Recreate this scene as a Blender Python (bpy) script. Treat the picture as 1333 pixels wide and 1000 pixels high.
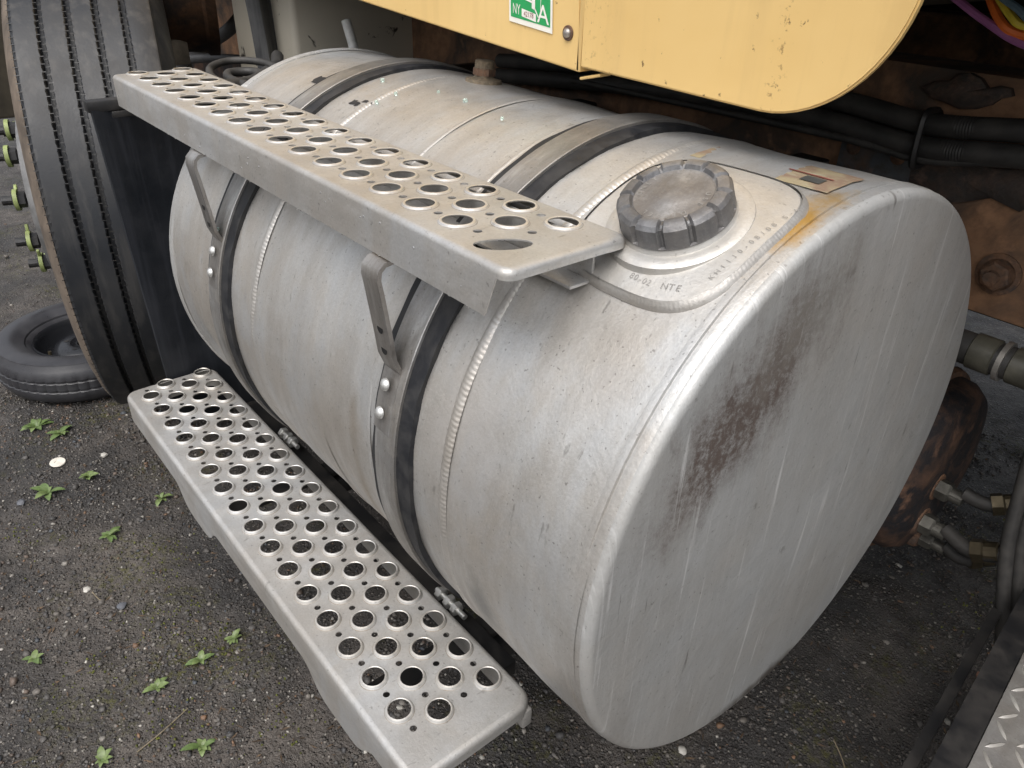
import bpy, bmesh, math, random
import numpy as np
from mathutils import Vector, Matrix
from mathutils.geometry import delaunay_2d_cdt
random.seed(7); rng = np.random.default_rng(7)
for o in list(bpy.data.objects): bpy.data.objects.remove(o)
scn = bpy.context.scene; COL = scn.collection
PI = math.pi; sin, cos, rad = math.sin, math.cos, math.radians

# ------------------------------------------------------------------ camera, sky, sun, exposure
S, G = 0.76, 0.53                       # layout units -> metres ; ground lies at z=-G units
def W(p): return Vector((S*p[0], S*p[1], S*(p[2]+G)))
cam = bpy.data.cameras.new('camera'); co = bpy.data.objects.new('camera', cam); COL.objects.link(co)
Rr = Vector((0.6381450532, 0.7694339089, 0.0272461194))
Rd = Vector((0.4110838387, -0.3105915891, -0.8570548071))
Rf = Vector((-0.6509846148, 0.5581257248, -0.514504331))
M = Matrix((Rr, -Rd, -Rf)).transposed().to_4x4()
M.translation = W((1.80743842, -0.33971125, 0.95712464))
co.matrix_world = M
cam.sensor_fit = 'HORIZONTAL'; cam.sensor_width = 36; cam.lens = 36*1000/1333
cam.clip_start = 0.05; cam.clip_end = 500
scn.camera = co
SUN_EL, SUN_AZ = 60, 150               # degrees; azimuth clockwise from +Y
wd = bpy.data.worlds.new('World'); scn.world = wd; wd.use_nodes = True
nt = wd.node_tree; bg = nt.nodes['Background']
sky = nt.nodes.new('ShaderNodeTexSky'); sky.sky_type = 'NISHITA'; sky.sun_disc = False
sky.sun_elevation = rad(SUN_EL); sky.sun_rotation = rad(SUN_AZ); sky.air_density = 1.0; sky.dust_density = 6.0; sky.ozone_density = 1.0
hs = nt.nodes.new('ShaderNodeHueSaturation'); hs.inputs['Saturation'].default_value = 0.30
nt.links.new(sky.outputs[0], hs.inputs['Color']); nt.links.new(hs.outputs[0], bg.inputs[0]); bg.inputs[1].default_value = 0.15
sl = bpy.data.lights.new('sun', 'SUN'); so = bpy.data.objects.new('sun', sl); COL.objects.link(so)
sl.energy = 0.8; sl.angle = rad(60); sl.color = (1, 0.985, 0.965)
az, el = rad(SUN_AZ), rad(SUN_EL)
so.rotation_euler = Vector((sin(az)*cos(el), cos(az)*cos(el), sin(el))).to_track_quat('Z', 'Y').to_euler()
so.location = (0, -3, 6)
scn.view_settings.view_transform = 'Standard'; scn.view_settings.look = 'None'
scn.view_settings.exposure = 0.46; scn.view_settings.gamma = 1
scn.render.resolution_x = 1024; scn.render.resolution_y = 768

# ------------------------------------------------------------------ material helpers
class MT:
    def __init__(s, name, rough=0.5, metal=0.0, color=None):
        s.m = bpy.data.materials.new(name); s.m.use_nodes = True; s.nt = s.m.node_tree
        s.b = s.nt.nodes['Principled BSDF']; s.tc = s.nt.nodes.new('ShaderNodeTexCoord'); s.P = s.tc.outputs['Object']
        s.set('Roughness', rough); s.set('Metallic', metal)
        if color is not None: s.set('Base Color', color)
    def put(s, sock, v):
        if hasattr(v, 'is_output') or isinstance(v, bpy.types.NodeSocket): s.nt.links.new(v, sock)
        elif isinstance(v, (tuple, list)) and len(v) == 3 and sock.type == 'RGBA': sock.default_value = (*v, 1)
        else: sock.default_value = v
    def set(s, k, v): s.put(s.b.inputs[k], v)
    def map(s, scale=(1, 1, 1), loc=(0, 0, 0), rot=(0, 0, 0), kind='POINT', v=None):
        n = s.nt.nodes.new('ShaderNodeMapping'); n.vector_type = kind
        s.put(n.inputs[0], v or s.P); n.inputs['Location'].default_value = loc; n.inputs['Rotation'].default_value = rot; n.inputs['Scale'].default_value = scale
        return n.outputs[0]
    def noise(s, scale, detail=5, rough=0.6, v=None, dist=0.0):
        n = s.nt.nodes.new('ShaderNodeTexNoise'); s.put(n.inputs['Vector'], v or s.P)
        n.inputs['Scale'].default_value = scale; n.inputs['Detail'].default_value = detail; n.inputs['Roughness'].default_value = rough; n.inputs['Distortion'].default_value = dist
        return n.outputs[0]
    def voro(s, scale, v=None, feat='F1', out='Distance', rnd=1.0):
        n = s.nt.nodes.new('ShaderNodeTexVoronoi'); n.feature = feat; s.put(n.inputs['Vector'], v or s.P)
        n.inputs['Scale'].default_value = scale; n.inputs['Randomness'].default_value = rnd
        return n.outputs[out]
    def wave(s, scale, v=None, dist=0, direction='X', det=2):
        n = s.nt.nodes.new('ShaderNodeTexWave'); n.bands_direction = direction; s.put(n.inputs['Vector'], v or s.P)
        n.inputs['Scale'].default_value = scale; n.inputs['Distortion'].default_value = dist; n.inputs['Detail'].default_value = det
        return n.outputs['Fac']
    def ramp(s, fac, *st):
        n = s.nt.nodes.new('ShaderNodeValToRGB'); s.put(n.inputs[0], fac); e = n.color_ramp.elements
        while len(e) < len(st): e.new(0.5)
        for k, (p, c) in enumerate(st):
            e[k].position = p; e[k].color = (c, c, c, 1) if isinstance(c, (int, float)) else (*c, 1)
        return n.outputs[0]
    def mix(s, f, a, b, mode='MIX'):
        n = s.nt.nodes.new('ShaderNodeMix'); n.data_type = 'RGBA'; n.blend_type = mode
        s.put(n.inputs[0], f); s.put(n.inputs[6], a); s.put(n.inputs[7], b); return n.outputs[2]
    def math(s, op, a, b=0.0, clamp=False):
        n = s.nt.nodes.new('ShaderNodeMath'); n.operation = op; n.use_clamp = clamp
        s.put(n.inputs[0], a); s.put(n.inputs[1], b); return n.outputs[0]
    def length(s, v):
        n = s.nt.nodes.new('ShaderNodeVectorMath'); n.operation = 'LENGTH'; s.put(n.inputs[0], v); return n.outputs['Value']
    def attr(s, name):
        n = s.nt.nodes.new('ShaderNodeAttribute'); n.attribute_name = name; return n.outputs['Color']
    def bump(s, h, strength=0.3, dist=0.002):
        n = s.nt.nodes.new('ShaderNodeBump'); s.put(n.inputs['Height'], h)
        n.inputs['Strength'].default_value = strength; n.inputs['Distance'].default_value = dist
        s.set('Normal', n.outputs[0]); return s

def alum(name, streak=(60, 5, 5), c0=(.60, .60, .595), c1=(.50, .465, .42), metal=.62, r0=.36, r1=.55, pits=1.0, stain=False, soft=1.0, bmp=1.0, mott=.5, spots=()):
    t = MT(name, metal=metal)
    big = t.noise(5.5, 4, .6); st = t.noise(1.0, 6, .65, t.map(streak)); fine = t.noise(140, 3, .7); mid = t.noise(28, 5, .7, dist=.6)
    c = t.mix(t.ramp(big, (.38, 0), (.66, 1)), c0, c1)
    c = t.mix(t.ramp(st, (.42, 0.0), (.66, .75*soft)), c, tuple(x*.66 for x in c1))
    st2 = t.noise(1.0, 4, .6, t.map(tuple(q*.28 for q in streak)))
    c = t.mix(t.ramp(st2, (.45, 0.0), (.70, .5*soft)), c, tuple(x*.72 for x in c1))
    c = t.mix(t.ramp(st, (.30, .35*soft), (.45, 0)), c, (.74, .74, .73))
    c = t.mix(t.ramp(mid, (.50, 0), (.75, .45*soft)), c, (.38, .345, .30))
    mot = t.noise(9, 7, .66, t.map((1.6, .8, .8)), .4)
    c = t.mix(t.ramp(mot, (.36, .5*mott), (.5, 0)), c, (.50, .515, .53)); c = t.mix(t.ramp(mot, (.5, 0), (.68, .6*mott)), c, (.42, .385, .345))
    gr = t.noise(420, 2, .5); c = t.mix(t.ramp(gr, (.35, .12*mott), (.5, 0)), c, (.28, .265, .25)); c = t.mix(t.ramp(gr, (.52, 0), (.68, .10*mott)), c, (.74, .73, .71))
    sp = t.noise(260, 2, .5)
    c = t.mix(t.ramp(sp, (.67, 0), (.73, .55*pits)), c, (.13, .12, .11))
    sp2 = t.noise(85, 3, .6, t.map((1.3, .5, .4)))
    c = t.mix(t.ramp(sp2, (.675, 0), (.74, .5*pits)), c, (.16, .15, .135))
    for loc, rad3, col, am, ns in spots:   # local residue and smudges with their own outline
        d0 = t.math('ADD', t.length(t.map(rad3, loc, (0, 0, 0), 'TEXTURE')), t.math('MULTIPLY', t.math('SUBTRACT', t.noise(ns, 6, .7), .5), 2.2))
        c = t.mix(t.ramp(d0, (.25, am), (1.0, 0)), c, col)
    if stain:   # brown grime stuck to the upper shoulder of the tank end
        v = t.map((50, .180, .068), (0, -.146, .466), (rad(42), 0, 0), 'TEXTURE')
        d = t.math('ADD', t.length(v), t.math('MULTIPLY', t.math('SUBTRACT', t.noise(11, 8, .68, t.map((1, 1.6, .6))), .5), 2.0))
        spot = t.noise(120, 7, .85)
        sx_ = t.nt.nodes.new('ShaderNodeSeparateXYZ'); t.put(sx_.inputs[0], t.P)
        face = t.ramp(t.math('MULTIPLY', t.math('SUBTRACT', sx_.outputs[0], .4545), 220), (0, 0), (1, 1))
        m_ = t.math('MULTIPLY', t.math('MULTIPLY', t.ramp(d, (.30, 1), (1.12, 0)), face), t.ramp(spot, (.38, .25), (.60, 1)))
        c = t.mix(t.ramp(m_, (0, 0), (.70, 1)), c, (.115, .090, .078))
        v2 = t.map((50, .10, .04), (0, -.085, .528), (rad(42), 0, 0), 'TEXTURE')
        d2 = t.math('ADD', t.length(v2), t.math('MULTIPLY', t.math('SUBTRACT', t.noise(22, 5, .6), .5), 1.5))
        c = t.mix(t.math('MULTIPLY', t.ramp(d2, (.3, .7), (.95, 0)), t.ramp(spot, (.4, .4), (.6, 1))), c, (.24, .225, .20))
        t.set('Metallic', t.math('SUBTRACT', metal, t.math('MULTIPLY', m_, metal)))
        c = t.mix(t.ramp(t.noise(1, 4, .7, t.map((5, 95, 3.2))), (.60, 0), (.70, .5)), c, (.80, .80, .79))
        c = t.mix(t.ramp(t.noise(1, 3, .6, t.map((5, 120, 14))), (.68, 0), (.76, .75)), c, (.17, .16, .15))
    t.set('Base Color', c)
    t.set('Roughness', t.ramp(t.math('ADD', t.math('MULTIPLY', mid, .6), t.math('MULTIPLY', st, .4)), (.35, r0), (.62, r1)))
    t.bump(t.math('ADD', t.math('ADD', fine, t.math('MULTIPLY', st, .7)), t.math('MULTIPLY', mid, 1.2*bmp)), .35, .0012)
    return t.m

def rusty(name, base=(.035, .03, .028), rust=(.20, .085, .035), amount=.5, scale=14, rough=.75):
    t = MT(name, rough=rough)
    n = t.noise(scale, 7, .68, dist=.5); n2 = t.noise(scale*5, 5, .7)
    c = t.mix(t.ramp(n, (amount-.10, 0), (amount+.10, 1)), base, rust)
    c = t.mix(t.ramp(n2, (.45, 0), (.75, .7)), c, tuple(x*.35 for x in rust))
    c = t.mix(t.ramp(t.noise(scale*2.3, 5, .6), (.58, 0), (.72, .55)), c, tuple(min(1, x*1.9) for x in rust))
    t.set('Base Color', c); t.bump(t.math('ADD', n, t.math('MULTIPLY', n2, .6)), .6, .004); return t.m

def rubber(name, c0=(.022, .022, .024), c1=(.06, .057, .055), rough=.6, scale=30, streak=None, amt=.6):
    t = MT(name)
    n = t.noise(scale, 6, .65); n2 = t.noise(220, 3, .6)
    c = t.mix(t.ramp(n, (.42, 0), (.70, amt)), c0, c1)
    if streak: c = t.mix(t.ramp(t.noise(1, 5, .6, t.map(streak)), (.5, 0), (.7, .6)), c, tuple(x*1.5 for x in c1))
    t.set('Base Color', c); t.set('Roughness', t.ramp(n, (.3, rough-.12), (.7, rough+.15))); t.bump(n2, .25, .001); return t.m

def plain(name, c, rough=.5, metal=0.0, var=.25, scale=40, bump=.2):
    t = MT(name, rough, metal); n = t.noise(scale, 5, .65)
    t.set('Base Color', t.mix(t.ramp(n, (.35, 0), (.7, 1)), tuple(x*(1-var) for x in c), tuple(min(1, x*(1+var)) for x in c)))
    t.bump(t.noise(scale*4, 3, .6), bump, .001); return t.m

# ------------------------------------------------------------------ mesh helpers (all coordinates in layout units)
def mesh_of(verts, faces, mat, origin, smooth=True, ang=40, name='m', mats=None, mi=None):
    o = W(origin); me = bpy.data.meshes.new(name)
    v = np.asarray(verts, dtype=float).reshape(-1, 3)*S; v[:, 2] += S*G; v -= np.array(o)
    me.from_pydata(v.tolist(), [], [tuple(f) for f in faces])
    if mat: me.materials.append(mat)
    for p in me.polygons: p.use_smooth = smooth
    me.validate(); me.update()
    if smooth and ang: me.set_sharp_from_angle(angle=rad(ang))
    return me
def thing(name, label, cat, base, group=None):
    o = bpy.data.objects.new(name, None); o.empty_display_size = .05; COL.objects.link(o); o.location = W(base)
    o['label'] = label; o['category'] = cat; o['_b'] = list(base)
    if group: o['group'] = group
    return o
ROOT = {}
def base_of(o):
    p = o
    while p.parent: p = p.parent
    return tuple(p['_b'])
def part(name, vf, mat, parent, smooth=True, ang=40):
    me = mesh_of(vf[0], vf[1], mat, base_of(parent), smooth, ang, name)
    o = bpy.data.objects.new(name, me); COL.objects.link(o); o.parent = parent; return o
def single(name, vf, mat, base, label=None, cat=None, group=None, kind=None, smooth=True, ang=40):
    me = mesh_of(vf[0], vf[1], mat, base, smooth, ang, name)
    o = bpy.data.objects.new(name, me); COL.objects.link(o); o.location = W(base)
    if label: o['label'] = label; o['category'] = cat
    if group: o['group'] = group
    if kind: o['kind'] = kind
    return o
def join(*vfs):
    V, F = [], []
    for v, f in vfs:
        k = len(V); V += [tuple(p) for p in v]; F += [tuple(i+k for i in q) for q in f]
    return V, F
def box(c, s, bev=.0, rot=None, seg=2):
    bm = bmesh.new(); bmesh.ops.create_cube(bm, size=1)
    bmesh.ops.scale(bm, vec=s, verts=bm.verts)
    if bev: bmesh.ops.bevel(bm, geom=bm.edges[:], offset=bev, segments=seg, affect='EDGES', profile=.5)
    mat = (rot or Matrix()).to_4x4(); mat = Matrix.Translation(c) @ mat
    bm.transform(mat); bm.verts.index_update()
    r = ([tuple(v.co) for v in bm.verts], [tuple(v.index for v in f.verts) for f in bm.faces]); bm.free(); return r
def frame(axis):
    a = Vector(axis).normalized(); u = a.orthogonal().normalized(); return a, u, a.cross(u)
def lathe(prof, origin, axis, seg=48, rfun=None, uv=None, closed=False):
    a, u, v = frame(axis)
    if uv: u, v = Vector(uv[0]), Vector(uv[1])
    o = Vector(origin); V, F = [], []
    for i in range(seg):
        t = 2*PI*i/seg; d = u*cos(t)+v*sin(t)
        for k, (h, r) in enumerate(prof):
            if rfun: h, r = rfun(k, i, t, h, r)
            V.append(o+a*h+d*r)
    n = len(prof)
    for i in range(seg):
        j = (i+1) % seg
        for k in range(n-1 if not closed else n):
            k2 = (k+1) % n
            F.append((i*n+k, i*n+k2, j*n+k2, j*n+k))
    return V, F
def spline(pts, n=8):
    P = [Vector(p) for p in pts]
    if len(P) < 3: return P
    out = []
    for i in range(len(P)-1):
        p0, p1, p2, p3 = P[max(i-1, 0)], P[i], P[i+1], P[min(i+2, len(P)-1)]
        for k in range(n):
            t = k/n; out.append(.5*((2*p1)+(p2-p0)*t+(2*p0-5*p1+4*p2-p3)*t*t+(3*p1-p0-3*p2+p3)*t**3))
    out.append(P[-1]); return out
def tube(pts, r, seg=10, n=8, ridge=None, sm=True):
    P = spline(pts, n) if sm else [Vector(p) for p in pts]
    V, F = [], []; up = None
    for i, p in enumerate(P):
        d = (P[min(i+1, len(P)-1)]-P[max(i-1, 0)]).normalized()
        if up is None: up = d.orthogonal().normalized()
        up = (up-d*up.dot(d)).normalized(); sd = d.cross(up)
        rr = r*(1+(ridge*(i % 2) if ridge else 0))
        for k in range(seg):
            t = 2*PI*k/seg; V.append(p+up*cos(t)*rr+sd*sin(t)*rr)
    for i in range(len(P)-1):
        for k in range(seg):
            k2 = (k+1) % seg; F.append((i*seg+k, i*seg+k2, (i+1)*seg+k2, (i+1)*seg+k))
    F.append(tuple(range(seg))[::-1]); F.append(tuple((len(P)-1)*seg+k for k in range(seg)))
    return V, F
def ribbon(path, x0, x1, t=.006):
    """flat bar of thickness t swept along a (y,z) path, spanning x0..x1"""
    P = [Vector((0, p[0], p[1])) for p in path]; V, F = [], []; ins = .12*(x1-x0)
    for i, p in enumerate(P):
        d = (P[min(i+1, len(P)-1)]-P[max(i-1, 0)]).normalized(); n = Vector((0, -d.z, d.y))
        for x, s in ((x0, 0), (x0, 1), (x1, 1), (x1, 0)):
            q = p+n*t*s; V.append((x, q.y, q.z))
    for i in range(len(P)-1):
        for k in range(4):
            k2 = (k+1) % 4; F.append((i*4+k, i*4+k2, i*4+4+k2, i*4+4+k))
    F.append((0, 1, 2, 3)); e = (len(P)-1)*4; F.append((e+3, e+2, e+1, e)); return V, F
def hexnut(c, axis, r, h, seg=6, bev=.15):
    return lathe([(0, 0), (0, r), (h*(1-bev), r), (h, r*(1-bev)), (h, 0)], c, axis, seg)
def dome(c, axis, r, h, seg=14):
    return lathe([(h*sin(a), r*cos(a)) for a in np.linspace(0, PI/2, 5)], c, axis, seg)
def text_geo(s, size, align='CENTER'):
    cu = bpy.data.curves.new('t', 'FONT'); cu.body = s; cu.size = size; cu.align_x = align; cu.extrude = 0
    ob = bpy.data.objects.new('t', cu); COL.objects.link(ob); bpy.context.view_layer.update()
    me = bpy.data.meshes.new_from_object(ob.evaluated_get(bpy.context.evaluated_depsgraph_get()))
    r = ([tuple(v.co) for v in me.vertices], [tuple(p.vertices) for p in me.polygons])
    bpy.data.objects.remove(ob); bpy.data.curves.remove(cu); bpy.data.meshes.remove(me); return r
def vnoise(x, y, sc, seed):
    r = np.random.default_rng(seed).random((256, 256)); X, Y = x*sc, y*sc
    i, j = np.floor(X).astype(int), np.floor(Y).astype(int); fx, fy = X-i, Y-j
    fx = fx*fx*(3-2*fx); fy = fy*fy*(3-2*fy); g = lambda a, b: r[a % 256, b % 256]
    return (g(i, j)*(1-fx)+g(i+1, j)*fx)*(1-fy)+(g(i, j+1)*(1-fx)+g(i+1, j+1)*fx)*fy

# ------------------------------------------------------------------ materials
M_shell = alum('weathered aluminium shell', mott=1.0, soft=.6, streak=(42, 7, 7), c0=(.545, .545, .535), c1=(.485, .45, .405), spots=(((.4294, -.078, .596), (.024, .07, .06), (.46, .28, .07), .95, 25), ((.315, -.292, .225), (.022, .06, .055), (.20, .20, .195), .6, 25), ((.10, -.29, .24), (.012, .2, .12), (.30, .25, .19), .6, 12), ((.27, -.25, .38), (.06, .12, .10), (.56, .54, .52), .5, 9), ((.34, -.12, .56), (.05, .05, .05), (.40, .36, .30), .5, 20)))
M_head = alum('aluminium tank end', streak=(6, 70, 4), c0=(.435, .44, .435), c1=(.41, .40, .38), metal=.32, spots=(((.455, .03, .012), (50, .17, .016), (.085, .07, .058), .9, 18), ((.455, -.25, .10), (50, .03, .10), (.27, .245, .22), .6, 14)), stain=True, soft=.28, pits=.9, mott=.45)
M_weld = alum('weld bead aluminium', streak=(30, 30, 30), c0=(.58, .57, .55), c1=(.50, .465, .42), r0=.34, r1=.5, pits=.3, soft=.6)
M_step = alum('pressed aluminium tread', streak=(14, 14, 40), c0=(.56, .555, .545), c1=(.49, .47, .44), metal=.55, r0=.36, r1=.52, pits=.8, soft=.8, bmp=.3, mott=.9)
M_rimbase = alum('darker ring round the rims', streak=(30, 30, 30), c0=(.40, .37, .33), c1=(.30, .26, .21), metal=.2, r0=.5, r1=.65, bmp=.3)  # darker aluminium for the lowest ring of each hole collar
M_rimw = alum('worn bright hole rims', streak=(40, 40, 40), c0=(.72, .71, .69), c1=(.62, .585, .53), metal=.6, r0=.30, r1=.42, pits=.5, soft=.3, bmp=.2, mott=.3)
M_plate = alum('filler plate aluminium', streak=(25, 25, 25), c0=(.62, .61, .59), c1=(.56, .53, .48), pits=.6, soft=.5)
M_bar = alum('worn steel bracket', streak=(60, 6, 6), c0=(.44, .43, .42), c1=(.30, .275, .25), metal=.75, r0=.28, r1=.42, pits=.8)
M_band = alum('steel strap band', streak=(40, 8, 8), c0=(.36, .355, .35), c1=(.25, .235, .215), metal=.6, r0=.30, r1=.5, pits=1.0)
M_cap = alum('cast grey cap', streak=(30, 30, 30), c0=(.19, .19, .20), c1=(.14, .137, .133), metal=.7, r0=.38, r1=.55, pits=.6, soft=.6)
M_capd = alum('cap top disc', streak=(35, 35, 35), c0=(.23, .22, .21), c1=(.17, .15, .135), metal=.55, r0=.4, r1=.6, pits=.5, soft=.8)
M_chrome = plain('bright zinc', (.66, .66, .64), .42, .8, .15)
M_rub = rubber('strap rubber', (.010, .011, .014), (.05, .048, .046), .6, 45, amt=.6)
M_tread = rubber('tyre tread rubber', (.016, .018, .022), (.045, .043, .041), .46, 9, (50, 50, 4), amt=.5)
M_side = plain('dusty tyre sidewall', (.13, .102, .078), .8, 0, .4, 22)
M_flap = rubber('mud flap rubber', (.009, .011, .015), (.022, .024, .03), .5, 12, (60, 60, 2.5))
M_black = rubber('black painted steel', (.012, .012, .013), (.05, .045, .04), .45, 20)
M_hose = rubber('black hose', (.028, .027, .026), (.085, .078, .07), .6, 25)
M_spare = rubber('spare tyre rubber', (.03, .03, .034), (.065, .065, .07), .34, 14)
M_rimb = MT('wet black rim paint', .22, 0, (.018, .019, .022)).m
M_rail = rusty('rusty frame rail', (.060, .045, .036), (.26, .14, .075), .50, 8)
M_flake = rusty('rust scale', (.05, .042, .038), (.11, .07, .05), .55, 25)
M_rustb = rusty('rusty black casting', (.013, .013, .016), (.15, .08, .048), .58, 12, .75)
M_rustn = rusty('rusty nut', (.06, .045, .038), (.19, .10, .055), .46, 30)
M_gus = rusty('grey blue painted gusset', (.07, .075, .08), (.12, .075, .05), .62, 16)
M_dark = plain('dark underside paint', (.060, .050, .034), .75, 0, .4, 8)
M_lime = plain('lime green plastic', (.25, .30, .11), .55, 0, .3)
M_brass = plain('dull brass', (.10, .082, .052), .45, .7, .3)
def yellow():
    t = MT('faded yellow paint', .38)
    n = t.noise(3.5, 4, .6); st = t.noise(1, 5, .65, t.map((26, 5, 2.2)))
    c = t.mix(t.ramp(n, (.35, 0), (.7, 1)), (.68, .46, .18), (.74, .525, .225))
    c = t.mix(t.ramp(st, (.52, 0), (.75, .4)), c, (.56, .38, .16))
    c = t.mix(t.ramp(t.noise(95, 4, .6, t.map((1, 1, .8))), (.675, 0), (.72, .9)), c, (.10, .055, .025))
    c = t.mix(t.ramp(t.noise(26, 5, .7), (.74, 0), (.77, .9)), c, (.12, .07, .03))
    bd = t.ramp(t.length(t.map((.012, 50, 50), (.085, 0, 0), (0, 0, 0), 'TEXTURE')), (.2, 1), (1, 0)); bd2 = t.ramp(t.length(t.map((.03, 50, 50), (-.125, 0, 0), (0, 0, 0), 'TEXTURE')), (.2, 1), (1, 0))
    c = t.mix(t.math('MULTIPLY', t.math('ADD', bd, t.math('MULTIPLY', bd2, .5)), t.ramp(t.noise(170, 4, .65), (.58, 0), (.66, .7))), c, (.22, .13, .05))
    c = t.mix(t.ramp(t.noise(1, 6, .7, t.map((9, 9, 1.2)), .5), (.55, 0), (.75, .35)), c, (.50, .33, .13))
    t.set('Base Color', c); t.set('Roughness', t.ramp(n, (.3, .32), (.7, .5)))
    t.bump(t.math('ADD', t.noise(60, 4, .6), t.math('MULTIPLY', n, 4)), .12, .002); return t.m
M_yel = yellow()

# ------------------------------------------------------------------ the setting: ground and loose gravel
def ground():
    def axis(lo, hi, step, far):
        a = list(np.arange(lo, hi, step)); d = step; x = hi
        while x < far: a.append(x); d *= 1.35; x += d
        d = step; x = lo-d
        while x > -far: a.insert(0, x); d *= 1.35; x -= d
        return np.array(a)
    X = axis(-2.0, 2.4, .022, 120); Y = axis(-1.2, 2.6, .022, 120)
    xx, yy = np.meshgrid(X, Y, indexing='ij')
    z = (vnoise(xx, yy, 3.1, 1)-.5)*.030+(vnoise(xx, yy, 9, 2)-.5)*.014+(vnoise(xx, yy, 24, 3)-.5)*.008
    z *= np.exp(-((xx/14)**2+(yy/14)**2))
    V = np.stack([xx, yy, z-G], -1).reshape(-1, 3); nx, ny = len(X), len(Y)
    F = [(i*ny+j, (i+1)*ny+j, (i+1)*ny+j+1, i*ny+j+1) for i in range(nx-1) for j in range(ny-1)]
    t = MT('wet dirt and worn asphalt', .6)
    big = t.noise(2.6, 5, .6); mid = t.noise(17, 6, .7); fine = t.noise(120, 4, .7)
    v1 = t.voro(150, out='Color'); vd = t.voro(150); v2 = t.voro(330, out='Color'); vd2 = t.voro(330)
    c = t.mix(t.ramp(big, (.42, 0), (.60, 1)), (.036, .034, .033), (.108, .093, .081))
    c = t.mix(t.ramp(mid, (.42, 0), (.66, .85)), c, (.026, .022, .020))
    sep = t.nt.nodes.new('ShaderNodeSeparateColor'); t.put(sep.inputs[0], v1)
    sep2 = t.nt.nodes.new('ShaderNodeSeparateColor'); t.put(sep2.inputs[0], v2)
    stone = t.math('MULTIPLY', t.ramp(sep.outputs[0], (.60, 0), (.64, 1)), t.ramp(vd, (.25, 1), (.5, 0)))
    c = t.mix(stone, c, t.ramp(sep.outputs[1], (0, (.07, .066, .064)), (.5, (.13, .115, .10)), (.85, (.20, .18, .16)), (1, (.36, .33, .29))))
    stone2 = t.math('MULTIPLY', t.ramp(sep2.outputs[0], (.72, 0), (.75, 1)), t.ramp(vd2, (.2, .9), (.45, 0)))
    c = t.mix(stone2, c, t.ramp(sep2.outputs[1], (0, (.06, .056, .054)), (.8, (.13, .115, .10)), (1, (.30, .28, .26))))
    moss = t.math('MULTIPLY', t.ramp(t.noise(4.2, 5, .6), (.50, 0), (.64, 1)), t.ramp(t.noise(75, 5, .75), (.50, 0), (.60, .8)))
    c = t.mix(moss, c, (.085, .082, .018))
    t.set('Base Color', c); t.set('Roughness', t.ramp(mid, (.3, .30), (.7, .62)))
    t.bump(t.math('ADD', t.math('ADD', fine, t.math('MULTIPLY', stone, .9)), t.math('ADD', t.math('MULTIPLY', stone2, .5), t.math('MULTIPLY', mid, 1.5))), 1.0, .007)
    single('ground', (V, F), t.m, (0, 0, -G), kind='structure', ang=None)
    # where the surface is, for everything lying on it
    def gz(x, y): 
        x, y = np.atleast_1d(np.asarray(x, float)), np.atleast_1d(np.asarray(y, float))
        zz = (vnoise(x, y, 3.1, 1)-.5)*.030+(vnoise(x, y, 9, 2)-.5)*.014+(vnoise(x, y, 24, 3)-.5)*.008
        return zz*np.exp(-((x/14)**2+(y/14)**2))-G
    return gz
gz = ground()
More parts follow.
